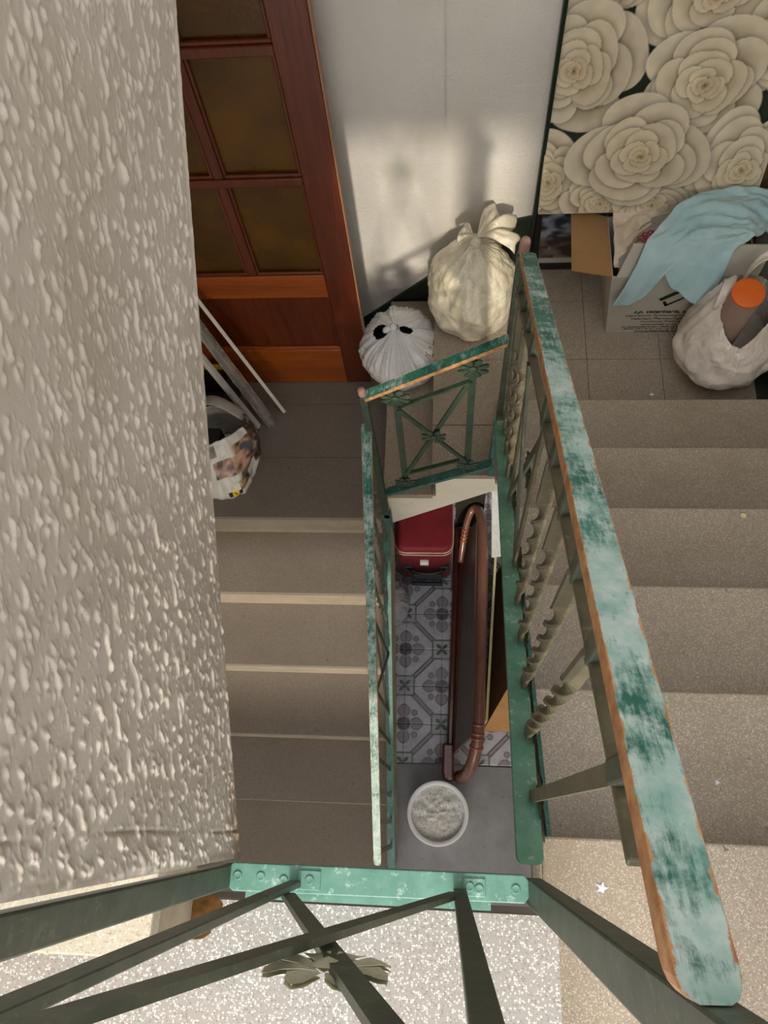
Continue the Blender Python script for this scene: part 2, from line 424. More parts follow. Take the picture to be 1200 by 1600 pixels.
X = X - crack
P = np.stack([X, Y, Z], -1)
me = grid_mesh('plaster_face', P[:, ::-1])
st = np.zeros((NY, NZ))
st += 0.75*sstep(0.06, 0.0, Z-zlo)*sstep(0.10, -0.03, Y)*sstep(-1.2, 0.8, big)
st += 0.35*sstep(0.2, 1.8, huge)*sstep(0.6, 0.0, Y)*0.6 + 0.5*np.clip(crack/0.0022, 0, 1)
a = me.attributes.new('stain', 'FLOAT', 'POINT'); a.data.foreach_set('value', np.clip(st[:, ::-1], 0, 1).reshape(-1).astype(np.float32))
link('plaster_face', me, GOTELE, gw)

# ------------------------------------------------------------------ floors and landings
fl = sempty('floor')
MB().box(-1.2, 1.09, -2.6, 0.245, -0.1, 0.0).build('cement_floor', CEMENT, fl)
MB().box(-1.2, 1.09, 0.245, 2.005, -0.1, -0.012).build('tile_bed', CEMENT, fl)
# patterned cement tiles, pitch .1925; a star on two opposite corners, a dark rosette on the other two
TP = 0.1925; N = 46
def tile_cols():
    g = (np.arange(N)+0.5)/N*TP
    U, V = np.meshgrid(g, g, indexing='ij')
    c = np.zeros((N, N, 3)); L = lambda *a: np.array(lin(*a)[:3])
    c[:] = L(214,217,226)
    def put(mask, col, k=1.0): c[mask] = c[mask]*(1-k) + L(*col)*k
    D = np.abs((U - V))/1.414                        # diagonal band between the two stars
    dd = (U+V)
    put(D < 0.013, (118,110,122)); put(D < 0.0045, (176,172,176))
    for (cx, cy) in ((0, TP), (TP, 0)):
        du, dv = np.abs(U-cx), np.abs(V-cy); r = np.hypot(du, dv)
        for (ox, oy) in ((0.066, 0), (0, 0.066)):
            rr = np.hypot(du-ox, dv-oy)
            put(rr < 0.033, (120,112,124)); put(rr < 0.028, (164,154,162))
        rr = np.hypot(du-0.055, dv-0.055); put((rr < 0.016), (120,132,130)); put(rr < 0.010, (160,162,164))
        put(r < 0.042, (196,194,198)); put(r < 0.036, (92,88,106)); put(r < 0.012, (112,108,124))
    for (cx, cy) in ((0, 0), (TP, TP)):
        du, dv = np.abs(U-cx), np.abs(V-cy); m = np.maximum(du, dv)
        put(m < 0.056, (116,108,120)); put(m < 0.047, (192,198,202))
        al = (du+dv)/1.414; ac = np.abs(du-dv)/1.414
        put((al < 0.044) & (ac < 0.0085*np.sin(np.clip(al/0.044, 0, 1)*np.pi)+0.0005), (72,100,90))
    return c
tc = tile_cols()
def tile_mesh(name, cols):
    g = np.linspace(0.0006, TP-0.0006, N); U, V = np.meshgrid(g, g, indexing='ij')
    Zt = np.zeros_like(U); e = np.minimum(np.minimum(U, TP-U), np.minimum(V, TP-V)); Zt -= 0.0025*(e < 0.0012)
    return grid_mesh(name, np.stack([U, V, Zt], -1), cols, False)
tmA = tile_mesh('tile', tc); tmB = tile_mesh('tile', tc[::-1].copy())
for m_ in (tmA, tmB): m_.materials.append(TILE)
for i in range(-4, 5):
    for j in range(0, 9):
        x0 = -0.026 + i*TP; y0 = 0.2515 + j*TP
        if y0 + TP > 2.02: continue
        o = bpy.data.objects.new('tile', tmA if (i+j) % 2 else tmB); C.objects.link(o)
        o.location = (x0, y0, -0.0005 + random.uniform(-0.0006, 0.0006)); attach(o, fl)

def slab_tiles(parent, xs, ys, z, th, mat, gap=0.0016):
    for a, b in zip(xs[:-1], xs[1:]):
        for c_, d in zip(ys[:-1], ys[1:]):
            MB().box(a+gap/2, b-gap/2, c_+gap/2, d-gap/2, z-th, z).build('tile', mat, parent)

la = sempty('floor_left_landing', (-0.7, 1.5, 1.26))
MB().box(-1.2, -0.242, 1.10, 2.005, 1.12, 1.232).build('slab', PLAIN, la)
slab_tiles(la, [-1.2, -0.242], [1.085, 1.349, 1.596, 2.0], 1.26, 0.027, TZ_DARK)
st = thing('stair_step', (-0.15, 1.5, 1.26), 'single grey step beside the far green railing, between the left and right landings', 'step')
MB().box(-0.235, -0.05, 1.128, 1.98, 1.262, 1.406).build('step_block', CREAM, st)
MB().box(-0.242, -0.058, 1.108, 1.98, 1.408, 1.44).build('tread', TZ_STEP, st, bevel=0.004)
lb = sempty('floor_right_landing', (0.5, 1.7, 1.62))
MB().box(-0.045, 1.09, 1.31, 2.005, 1.46, 1.59).build('slab', PLAIN, lb)
MB().box(-0.045, 0.16, 1.130, 1.31, 1.46, 1.588).build('slab', PLAIN, lb)
MB().box(0.297, 1.09, 2.005, 2.42, 1.46, 1.618).build('slab', PLAIN, lb)
slab_tiles(lb, [-0.058, 0.20], [1.108, 1.305], 1.62, 0.03, TZ_STEP)
slab_tiles(lb, [-0.058, 0.22, 0.50, 0.762, 1.09], [1.3065, 1.575, 1.83, 2.003], 1.62, 0.028, TZ_STEP)
# cream string with sloped soffit under the two short steps
stg = MB().prism([(-0.245,1.405),(-0.245,1.105),(0.20,1.49),(0.20,1.585),(-0.046,1.585),(-0.046,1.405)], 1.120, 1.127, lambda a,b,c: (a,c,b))
struct(stg.build('trim_3', CREAM))
struct(MB().prism([(-0.245,1.25),(-0.245,1.107),(0.20,1.492),(0.20,1.58),(-0.04,1.58),(-0.04,1.40),(-0.24,1.40)], 1.1285, 2.0, lambda a,b,c: (a,c,b)).build('trim_4', PLAIN))

ln = sempty('floor_near_landing', (-0.4, -0.7, 2.88))
MB().box(-1.2, 0.145, -1.35, -0.125, 2.70, 2.85).build('slab', PLAIN, ln)
slab_tiles(ln, [-1.2, 0.154], [-1.35, -0.118], 2.88, 0.03, TZ_BRIGHT)
MB().box(0.146, 0.1535, -1.35, -0.13, 2.705, 2.849).build('riser', RISER, ln)

# flights
def flight(name, loc, label, x0, x1, steps, th, treadm, riserm, side, soffit):
    """steps: list of (y_nose, y_back, z) from low to high or high to low; side: builder of the slab polygon"""
    t = thing(name, loc, label, 'staircase')
    MB().prism(side, x0, x1, lambda a,b,c: (c,a,b)).build('stair_slab', soffit, t)
    for (yn, yb, z, h) in steps:
        MB().box(x0, x1, yn, yb, z-th, z).build('tread', treadm, t, bevel=0.003)
        if h: MB().box(x0+0.001, x1-0.001, yn+0.010, yn+0.020, z-h, z-th).build('riser', riserm, t)
    return t
# right flight climbs towards the camera: nosing k faces away
steps = []; pts = []
for k in range(6):
    yn = 1.304 - 0.265*k; z = 1.80 + 0.18*k
    yb = 1.304 - 0.265*(k+1) - 0.03 if k < 5 else -1.35
    steps.append((yn, yb, z))
side = [(1.29, 1.60)]
for k in range(6):
    yn, yb, z = steps[k]; side += [(yn-0.014, z-0.18 if k else 1.62), (yn-0.014, z-0.031)]
side = [(1.29, 1.50)] + [p for k in range(6) for p in ((steps[k][0]-0.014, max(steps[k][2]-0.211, 1.50)), (steps[k][0]-0.014, steps[k][2]-0.031))] + \
       [(-1.35, 2.669), (-1.35, 2.54), (-0.06, 2.54)]
rf = thing('staircase', (0.6, 0.6, 1.62), 'terrazzo stair flight climbing on the right beside the wide worn handrail', 'staircase')
MB().prism(side, 0.170, 1.088, lambda a,b,c: (c,a,b)).build('stair_slab', PLAIN, rf)
for k, (yn, yb, z) in enumerate(steps):
    m = TZ_STEP if k < 4 else TZ_BRIGHT
    MB().box(0.150 if k < 5 else 0.1545, 1.088, yb, yn, z-0.03, z).build('tread', TZ_STEP, rf, bevel=0.004)
    MB().box(0.171, 1.088, yn-0.014, yn-0.006, z-0.15, z-0.03).build('riser', RISER, rf)
MB().box(0.14, 0.1543, -0.116, -0.021, 2.67, 2.70).build('stringer_end', TZ_STEP, rf)
cb = MB()
cb.hexa([(0.160,-0.02,2.68),(0.167,-0.02,2.68),(0.181,1.30,1.783),(0.174,1.30,1.783),(0.160,-0.02,2.735),(0.167,-0.02,2.735),(0.181,1.30,1.838),(0.174,1.30,1.838)])
cb.build('curb', BARB, rf)
MB().hexa([(0.136,-0.03,2.55),(0.1595,-0.03,2.55),(0.1725,1.29,1.66),(0.166,1.29,1.66),(0.132,-0.03,2.715),(0.1595,-0.03,2.715),(0.1725,1.29,1.82),(0.160,1.29,1.82)]).build('stringer', m_concrete('dirty_string', (96,84,68), (150,142,126), 0.8), rf)

# left flight goes down towards the camera
lf = thing('staircase', (-0.7, 0.2, 0.0), 'dark stair flight going down on the left beneath the rough plaster wall', 'staircase')
side = [(1.10, 1.228)]
stepsL = []
for k in range(0, 7):
    yn = 1.085 - 0.261*k; z = 1.26 - 0.18*k; stepsL.append((yn, z))
poly = [(1.099, 1.0), (1.099, 1.07)]
poly = [(1.099, 1.10)]
for k in range(1, 7):
    yn, z = stepsL[k]; yb = stepsL[k-1][0]
    poly += [(yb+0.013, z-0.029), (yn+0.013, z-0.029)]
poly += [(stepsL[6][0]+0.013, 0.002), (0.0, 0.002), (0.05, 0.24), (1.099, 0.965)]
poly = poly[1:]
MB().prism(poly, -1.195, -0.256, lambda a,b,c: (c,a,b)).build('stair_slab', PLAIN, lf)
for k in range(0, 7):
    yn, z = stepsL[k]
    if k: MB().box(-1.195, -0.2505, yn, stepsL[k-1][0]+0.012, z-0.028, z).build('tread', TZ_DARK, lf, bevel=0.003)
    MB().box(-1.195, -0.2525, yn+0.004, yn+0.0125, z-0.18, z-0.0285).build('riser', RISER, lf)
MB().hexa([(-0.249,-0.2,0.05),(-0.226,-0.2,0.05),(-0.226,1.098,0.98),(-0.249,1.098,0.98),(-0.249,-0.2,0.43),(-0.226,-0.2,0.43),(-0.226,1.098,1.29),(-0.249,1.098,1.29)]).build('stringer', m_concrete('grey_string', (120,112,98), (172,162,140), 0.8), lf)

# upper flight behind the plaster wall: only its first step shows
uf = thing('staircase', (-0.75, 0.3, 2.88), 'pale terrazzo first step at the foot of the plaster wall, bottom left', 'staircase')
MB().box(-1.195, -0.41, -0.150, 0.10, 2.881, 3.029).build('step_block', PLAIN, uf)
MB().box(-1.195, -0.347, -0.168, 0.10, 3.03, 3.06).build('tread', m_terrazzo('cream_terrazzo', (186,178,160), (206,199,182), (166,156,138), 330, 0.45, 0.4, (170,140,100)), uf, bevel=0.003)
MB().box(-0.401, -0.352, -0.160, -0.062, 2.885, 3.029).build('side_panel', m_concrete('stained_side', (150,134,112), (190,178,156), 0.8), uf)
MB().prism([(0.10,2.90),(0.10,3.24),(1.18,4.02),(1.18,3.84)], -1.195, -0.41, lambda a,b,c: (c,a,b)).build('stair_slab', PLAIN, uf)
dm = MB(); ring = []
n = 22; vs = [(-0.372, -0.128, 2.8905)]; fs = []
for k in range(n):
    a_ = 2*math.pi*k/n; r = 1+0.25*mn.noise((math.cos(a_)*2, math.sin(a_)*2, 3))
    vs.append((-0.352 + 0.040*r*math.cos(a_), -0.135 + 0.034*r*math.sin(a_), 2.8808))
    fs.append((0, 1+k, 1+(k+1) % n))
dm.add(vs, fs)
tag(dm.build('dirt_pile', DIRT, smooth=True), 'brown crumbled dirt heap in the corner by the first step, bottom left', 'dirt')

# ------------------------------------------------------------------ door leaf
DY = 1.702
dr = sempty('door_1', (-0.7, 1.72, 1.262))
def dbox(name, x0, x1, z0, z1, mat, y0=DY, y1=DY+0.035, bevel=0.003): return MB().box(x0, x1, y0, y1, z0, z1).build(name, mat, dr, bevel=bevel)
XR, XL = -0.327, -1.14
dbox('stile', -0.428, XR, 1.263, 3.42, DOORW); dbox('stile', XL, -1.04, 1.263, 3.42, DOORW)
dbox('rail', -1.0398, -0.4283, 1.263, 1.502, DOORH)
dbox('panel', -1.0398, -0.4283, 1.502, 1.845, DOORW, DY+0.012, DY+0.026)
for z0, z1 in ((1.502, 1.522), (1.832, 1.846)):
    dbox('moulding', -1.0395, -0.4283, z0, z1, DOORH, DY+0.003, DY+0.012, 0.002)
dbox('moulding', -0.441, -0.4286, 1.522, 1.832, DOORW, DY+0.003, DY+0.012, 0.002)
dbox('rail', -1.0398, -0.4283, 1.846, 1.952, DOORH)
rows = [(1.952, 2.352), (2.382, 2.766), (2.796, 3.18)]
for z0, z1 in rows:
    dbox('rail', -1.0398, -0.4283, z1, z1+0.03, DOORW)
    dbox('muntin', -0.690, -0.660, z0, z1, DOORW, DY+0.004, DY+0.03)
    for x0, x1 in ((-1.04, -0.690), (-0.660, -0.4283)):
        dbox('glass_pane', x0, x1, z0, z1, AMBER, DY+0.018, DY+0.024, 0)
        dbox('glazing_bead', x0+0.0005, x1-0.0005, z0+0.0002, z0+0.012, DOORW, DY+0.006, DY+0.0175, 0.003)
        dbox('glazing_bead', x0+0.0005, x0+0.010, z0+0.0122, z1-0.0002, DOORW, DY+0.006, DY+0.0175, 0.003)
        dbox('glazing_bead', x1-0.010, x1-0.0005, z0+0.0122, z1-0.0002, DOORW, DY+0.006, DY+0.0175, 0.003)
dbox('rail', -1.0398, -0.4283, 3.21, 3.42, DOORW)
dbox('edge_strip', XR, XR+0.004, 1.263, 3.42, flat('pale_edge', (150,112,84), 0.6), DY+0.004, DY+0.034, 0)

# ------------------------------------------------------------------ balustrades
def handrail(name, L0, L1, R0, R1, th, mat, parent, end=0.016):
    """flat rail with rounded ends; L/R: left and right top edges from end 0 to end 1"""
    L0, L1, R0, R1 = map(Vector, (L0, L1, R0, R1)); ln_ = (L1-L0).length
    S_ = [0, 0.15, 0.4, 0.75, 1.2]; wv = [0.45, 0.72, 0.88, 0.97, 1.0]
    st = [(s*end/ln_, w_) for s, w_ in zip(S_, wv)] + [(x, 1.0) for x in np.linspace(0.05, 0.95, 19)] + [(1-s*end/ln_, w_) for s, w_ in reversed(list(zip(S_, wv)))]
    m = MB(); vs = []; at = []
    for s, w_ in st:
        l = L0.lerp(L1, s); r = R0.lerp(R1, s); c = (l+r)/2; h = (r-l)/2*w_
        up = Vector((0,0,1))
        for q, k in ((c-h*0.93, -0.97), (c, 0), (c+h*0.93, 0.97)): vs.append(q); at.append(k)
        vs.append(c+h-up*0.003); at.append(1.2); vs.append(c+h-up*th); at.append(1.2)
        vs.append(c-h-up*th); at.append(-1.2); vs.append(c-h-up*0.003); at.append(-1.2)
    K = 7; fs = [(i*K+k, i*K+(k+1) % K, (i+1)*K+(k+1) % K, (i+1)*K+k) for i in range(len(st)-1) for k in range(K)]
    fs += [tuple(range(K-1, -1, -1)), tuple((len(st)-1)*K+k for k in range(K))]
    m.add(vs, fs, 0, at)
    return m.build(name, mat, parent, attr='across')
def twisted(p0, p1, w_, t_, turns, parent, mat, a0=0.0, s0=0.14, s1=0.80):
    p0, p1 = Vector(p0), Vector(p1); n = 72; vs = []
    for i in range(n+1):
        s = i/n; a = a0 + 2*math.pi*turns*min(max((s-s0)/(s1-s0), 0), 1); c = p0.lerp(p1, s)
        dx, dy = math.cos(a), math.sin(a)
        for u_, v_ in ((-1,-1),(1,-1),(1,1),(-1,1)):
            vs.append((c.x + dx*u_*w_/2 - dy*v_*t_/2, c.y + dy*u_*w_/2 + dx*v_*t_/2, c.z))
    fs = [(i*4+k, i*4+(k+1) % 4, (i+1)*4+(k+1) % 4, (i+1)*4+k) for i in range(n) for k in range(4)] + [(3,2,1,0), tuple(n*4+k for k in range(4))]
    return MB().add(vs, fs).build('twisted_baluster', mat, parent)
def rosette(c, nrm, R, parent, mat, petals=8, name='rosette'):
    """eight-petal iron flower, disc facing nrm"""
    c = Vector(c); nrm = Vector(nrm).normalized(); u_ = nrm.orthogonal().normalized()
    if abs(nrm.z) < 0.9: u_ = Vector((0,0,1)).cross(nrm).normalized()
    v_ = nrm.cross(u_); m = MB()
    for k in range(petals):
        a = 2*math.pi*(k+0.5)/petals; d = u_*math.cos(a)+v_*math.sin(a); e = -u_*math.sin(a)+v_*math.cos(a)
        prof = [(0.18, 0.06, 0.0), (0.45, 0.16, 0.10), (0.75, 0.24, 0.14), (0.93, 0.17, 0.05), (1.0, 0.0, 0.0)]
        top = []; 
        vs = []
        for (r, hw, z) in prof:
            vs += [c + d*(r*R) - e*(hw*R) + nrm*(z*R*0.6), c + d*(r*R) + nrm*(z*R*0.2 - 0.02*R), c + d*(r*R) + e*(hw*R) + nrm*(z*R*0.6)]
        nb = len(vs); vs += [q - nrm*0.003 for q in vs]
        fs = []
        for i in range(4):
            for j in range(2):
                q = (i*3+j, (i+1)*3+j, (i+1)*3+j+1, i*3+j+1); fs.append(q); fs.append(tuple(nb+x for x in reversed(q)))
        m.add(vs, fs)
    vs = [c + nrm*0.008]; fs = []
    for k in range(10):
        a = 2*math.pi*k/10; vs.append(c + (u_*math.cos(a)+v_*math.sin(a))*R*0.26 + nrm*0.003); fs.append((0, 1+k, 1+(k+1) % 10))
    m.add(vs, fs)
    return m.build(name, mat, parent, smooth=True)

# --- right flight
br = thing('stair_balustrade', (0.135, 0.5, 2.4), 'tall green balustrade with a wide worn handrail beside the right stair flight', 'railing')
handrail('handrail', (0.1012,-0.0712,3.670), (0.142,1.085,2.783), (0.1347,-0.0712,3.664), (0.1755,1.085,2.780), 0.020, RAILW, br)
barz = lambda y: 2.80-0.6634*(y+0.058); barx = lambda y: 0.125+0.0215*(y+0.058)
undz = lambda y: 3.475-0.7355*y; undx = lambda y: 0.1285+0.0186*(y+0.024)
railz = lambda y: 3.668-0.766*(y+0.071); railx = lambda y: 0.118+0.0355*(y+0.071)
handrail('bottom_rail', (0.106,-0.060,2.803), (0.1345,1.085,2.043), (0.147,-0.060,2.803), (0.168,1.085,2.043), 0.012, BARG, br, 0.012)
MB().bar((undx(-0.024), -0.024, undz(-0.024)-0.004), (undx(1.08), 1.08, undz(1.08)-0.004), (1,0,0), 0.014, 0.008).build('upper_rail', IRON_G, br, bevel=0.002)
def vert(y, kind, par, bx, tx, bz, tz, mat, dy=0.0):
    p0 = (bx(y)+0.010, y, bz(y)); p1 = (tx(y), y-dy, tz(y))
    if kind == 't': return twisted(p0, p1, 0.023, 0.007, 2.75, par, mat, a0=math.pi/2)
    return MB().bar(p0, p1, (0,1,0), 0.018, 0.006).build('baluster', mat, par)
tz_ = lambda y: undz(y)+0.004
for y, k in [(0.037,'f'),(0.142,'t'),(0.238,'t'),(0.337,'t'),(0.430,'t'),(0.535,'f'),(0.745,'f'),(0.845,'t'),(0.945,'t'),(1.04,'f')]:
    vo = vert(y, k, br, barx, undx, barz, tz_, IRON_G)
    MB().bar((undx(y), y, undz(y)-0.012), (railx(y), y, railz(y)-0.019), (0,1,0), 0.021, 0.016).build('bracket', IRON, br, bevel=0.003)
    rosette((barx(y)+0.022, y, barz(y)+0.02), (1,0,0), 0.036 if k == 'f' else 0.022, vo, IRON_G, 8)
ya, yb = 0.535, 0.745
MB().bar((0.145,ya,barz(ya)+0.05),(0.139,yb,undz(yb)-0.03),(1,0,0),0.006,0.016).build('diagonal_bar', IRON, br)
MB().bar((0.151,yb,barz(yb)+0.05),(0.146,ya,undz(ya)-0.03),(1,0,0),0.006,0.016).build('diagonal_bar', IRON, br)
rosette((0.157, 0.64, (barz(0.64)+undz(0.64))/2), (1,0,0), 0.042, br, IRON, 8)
MB().bar((0.152,1.12,1.98),(0.152,1.12,2.735),(1,0,0),0.020,0.020).build('newel_post', IRON, br, bevel=0.002); np_r = LAST[0]
MB().tube([(0.154,1.12,2.735),(0.1545,1.12,2.742),(0.1555,1.12,2.772),(0.156,1.12,2.780)],[0.008,0.0115,0.0115,0.009],12).build('newel_cap', PINK, np_r, smooth=True)
MB().bar((0.150,1.115,1.63),(0.151,1.118,1.99),(1,0,0),0.030,0.03).build('newel_foot', BARB, br, bevel=0.002)

# --- left flight
bl = thing('stair_balustrade', (-0.24, 0.45, 0.8), 'narrow green balustrade along the left flight, seen almost edge on', 'railing')
handrail('handrail', (-0.243,-0.160,1.20), (-0.2655,1.10,2.02), (-0.216,-0.160,1.20), (-0.2325,1.10,2.02), 0.018, RAILW, bl)
lbz = lambda y: 1.30-0.675*(1.07-y); lbx = lambda y: -0.230-0.009*y
ltz = lambda y: 1.20+0.651*(y+0.16)-0.016; ltx = lambda y: -0.230-0.015*(y+0.16)
handrail('bottom_rail', (-0.246,-0.30,0.375), (-0.252,1.07,1.30), (-0.2125,-0.30,0.375), (-0.2225,1.07,1.30), 0.012, BARB, bl, 0.01)
for y, k in [(-0.12,'f'),(-0.02,'f'),(0.08,'f'),(0.18,'f'),(0.28,'f'),(0.39,'f'),(0.60,'f'),(0.70,'t'),(0.80,'t'),(0.90,'t'),(1.0,'t')]:
    p0 = (lbx(y), y, lbz(y)); p1 = (ltx(y), y, ltz(y))
    if k == 't': twisted(p0, p1, 0.0165, 0.006, 2.75, bl, IRON, a0=math.pi/2)
    else: MB().bar(p0, p1, (0,1,0), 0.018, 0.006).build('baluster', IRON, bl)
MB().bar((lbx(0.39),0.39,lbz(0.39)+0.05),(ltx(0.6),0.60,ltz(0.6)-0.08),(1,0,0),0.006,0.014).build('diagonal_bar', IRON, bl)
MB().bar((lbx(0.60)+0.006,0.60,lbz(0.60)+0.05),(ltx(0.39)+0.006,0.39,ltz(0.39)-0.08),(1,0,0),0.006,0.014).build('diagonal_bar', IRON, bl)
MB().bar((-0.236,1.09,1.27),(-0.240,1.09,2.20),(1,0,0),0.022,0.022).build('newel_post', IRON_F, bl, bevel=0.002); np_l = LAST[0]
MB().tube([(-0.241,1.09,2.20),(-0.2412,1.09,2.206),(-0.242,1.09,2.226),(-0.242,1.09,2.232)],[0.008,0.011,0.011,0.009],12).build('newel_cap', PINK, np_l, smooth=True)
MB().bar((-0.236,1.092,1.18),(-0.236,1.092,1.31),(1,0,0),0.030,0.026).build('newel_foot', BARB, bl, bevel=0.002)

# --- far short balustrade across the two steps
bf = thing('stair_balustrade', (-0.05, 1.12, 1.6), 'short sloping green railing with a rosette cross panel at the far end of the stairwell', 'railing')
handrail('handrail', (-0.236,1.074,2.201), (0.143,1.074,2.471), (-0.240,1.105,2.201), (0.145,1.105,2.471), 0.014, RAILG, bf, 0.006)
handrail('bottom_rail', (-0.224,1.072,1.522), (0.141,1.072,1.769), (-0.224,1.104,1.522), (0.141,1.104,1.769), 0.014, BARB, bf, 0.014)
fz = lambda x: 1.522+0.6767*(x+0.224); ftz = lambda x: 2.188+0.7085*(x+0.238)
for x in (-0.149, 0.062):
    bo = MB().bar((x,1.090,fz(x)-0.012),(x,1.096,ftz(x)),(1,0,0),0.020,0.008).build('baluster', IRON_F, bf, bevel=0.001)
    rosette((x,1.082,ftz(x)-0.055),(0,-1,0.0),0.044,bo,IRON_F)
    rosette((x,1.082,fz(x)+0.045),(0,-1,0.0),0.038,bo,IRON_F)
A0, A1 = fz(-0.14)+0.10, ftz(-0.14)-0.12; B0, B1 = fz(0.053)+0.09, ftz(0.053)-0.12
MB().bar((-0.143,1.088,A1),(0.055,1.088,B1),(0,1,0),0.012,0.008).build('cross_rail', IRON_F, bf)
MB().bar((-0.143,1.088,A0),(0.055,1.088,B0),(0,1,0),0.012,0.008).build('cross_rail', IRON_F, bf)
MB().bar((-0.143,1.084,A0),(0.055,1.086,B1),(0,1,0),0.006,0.014).build('diagonal_bar', IRON_F, bf)
MB().bar((-0.143,1.078,A1),(0.055,1.078,B0),(0,1,0),0.006,0.014).build('diagonal_bar', IRON_F, bf)
rosette((-0.045,1.074,(A0+B1)/2),(0,-1,0),0.040,bf,IRON_F)

# --- near balustrade under the camera
bn = thing('stair_balustrade', (-0.09, -0.085, 2.9), 'near green railing at the bottom of the view, with turquoise bottom bar and crossing bars', 'railing')
c_ = 0.007
MB().prism([(-0.298,-0.096),(-0.298,-0.076),(-0.291,-0.068),(0.105,-0.067),(0.112,-0.074),(0.112,-0.093),(0.105,-0.1015),(-0.288,-0.1035)][::-1], 2.908, 2.922, lambda a,b,c: (a,b,c)).build('bottom_rail', BART, bn, bevel=0.0015); nrail = LAST[0]
MB().box(-0.275, 0.062, -0.114, -0.098, 2.884, 2.900).build('lower_bar', BART, bn)
MB().bar((-0.301,-0.086,2.885),(-0.301,-0.086,3.80),(1,0,0),0.016,0.030).build('newel_post', IRON, bn, bevel=0.002)
MB().bar((0.122,-0.0885,2.885),(0.122,-0.0885,3.80),(1,0,0),0.022,0.033).build('newel_post', IRON, bn, bevel=0.002)
for x in (-0.203, 0.020):
    MB().bar((x,-0.091,2.922),(x,-0.091,3.80),(1,0,0),0.017,0.008).build('baluster', IRON, bn, bevel=0.001)
MB().bar((-0.197,-0.098,3.00),(0.014,-0.098,3.775),(0,1,0),0.006,0.017).build('diagonal_bar', IRON, bn)
MB().bar((0.014,-0.088,3.00),(-0.197,-0.088,3.80),(0,1,0),0.006,0.017).build('diagonal_bar', IRON, bn)
rosette((-0.080,-0.100,3.462),(0,1,0.06),0.046,bn,IRON_P)
MB().box(-0.303, 0.126, -0.105, -0.065, 3.80, 3.822).build('handrail', BART, bn, bevel=0.003)
for x0, x1, y0, y1 in ((-0.200, -0.168, -0.098, -0.0735), (0.024, 0.054, -0.096, -0.0735)):
    MB().box(x0, x1, y0, y1, 2.922, 2.9245).build('plate', BART, nrail, bevel=0.001)
for x, y, z in ((-0.283,-0.084,2.9215),(-0.251,-0.084,2.9215),(-0.219,-0.087,2.9215),(-0.183,-0.0855,2.9240),(0.033,-0.084,2.9240),(0.0455,-0.086,2.9240),(0.094,-0.0845,2.9215)):
    MB().lathe([(0.0062,z),(0.0062,z+0.0016),(0.0050,z+0.0024),(0.0036,z+0.0012),(0.0001,z+0.0018)], x, y, 14, cap1=False).build('bolt', BART, nrail, smooth=True)

# ------------------------------------------------------------------ plastic bags and other goods
def bag_mesh(name, cx, cy, z0, prof, n=96, m=56, lean=(0,0), pleat=0.10, pw=9, seed=0.0, crumple=0.03, squash=(1,1), top_pleat=1.0, holes=(), wind=0.0):
    """prof: list of (u, r, h); pleats gather towards the neck"""
    us = [p[0] for p in prof]; rs = [p[1] for p in prof]; hs = [p[2] for p in prof]
    P = np.zeros((n, m, 3)); 
    for j in range(m):
        u_ = j/(m-1); r = np.interp(u_, us, rs); h = np.interp(u_, us, hs)
        g = max(0.0, (u_-0.25)/0.75)
        for i in range(n):
            a = 2*math.pi*i/n
            ca, sa = math.cos(a), math.sin(a)
            nz = mn.noise((ca*pw*0.35+seed, sa*pw*0.35, u_*0.9+seed)); rid = 1-2*abs(nz)
            nz2 = mn.noise((ca*pw*0.8+seed*2, sa*pw*0.8, u_*0.5)); rid2 = 1-2*abs(nz2)
            cr = mn.fractal(Vector((ca*1.6+seed, sa*1.6, u_*3.4)), 0.9, 2.2, 4)
            cr2 = 1-2*abs(mn.noise((ca*2.2+u_*2+seed, sa*2.2-u_*2, u_*5)))
            am = 0.25+1.1*max(0.0, 0.5+mn.noise((ca*1.3+seed*3, sa*1.3, 0.7)))
            k = 1 + pleat*top_pleat*g*am*(rid-0.3) + 0.6*pleat*am*g*(rid2-0.3) + crumple*cr + crumple*0.6*cr2*(1-g)
            rr = r*k
            P[i, j] = (cx + ca*rr*squash[0] + lean[0]*h, cy + sa*rr*squash[1] + lean[1]*h, z0 + max(0.002, h + 0.25*crumple*cr*h))
    return grid_mesh(name, P, None, True, True)
def drop_faces(me, test):
    import bmesh
    b = bmesh.new(); b.from_mesh(me)
    bmesh.ops.delete(b, geom=[f for f in b.faces if test(f.calc_center_median())], context='FACES')
    b.to_mesh(me); b.free(); me.update()

# tied white bag beside the door
b1 = thing('plastic_bag', (-0.19, 1.70, 1.44), 'tied shiny white plastic bag with orange marker numbers and dark holes, against the door edge', 'bag')
prof1 = [(0,0.02,0.0),(0.06,0.115,0.004),(0.15,0.142,0.03),(0.3,0.157,0.08),(0.45,0.154,0.125),(0.6,0.130,0.165),(0.75,0.090,0.195),(0.88,0.044,0.212),(0.95,0.020,0.222),(1,0.012,0.236)]
me = bag_mesh('bag_body', -0.178, 1.688, 1.442, prof1, 200, 70, (-0.10, -0.02), 0.30, 12, 1.3, 0.05, (0.97, 1.06))
def hole(c):
    a = ((c.x+0.258)/0.028)**2 + ((c.y-1.685)/0.032)**2; b = ((c.x+0.162)/0.024)**2 + ((c.y-1.686)/0.016)**2
    return c.z > 1.56 and (a < 1 or b < 1)
drop_faces(me, hole)
link('bag_body', me, BAGW, b1)
me = bag_mesh('dark_contents', -0.185, 1.695, 1.45, [(0,0.02,0.0),(0.1,0.10,0.01),(0.4,0.128,0.09),(0.7,0.10,0.155),(0.9,0.05,0.182),(1,0.004,0.190)], 48, 24, (-0.06,-0.05), 0.02, 6, 4.0, 0.02)
link('dark_contents', me, BLACK, b1)
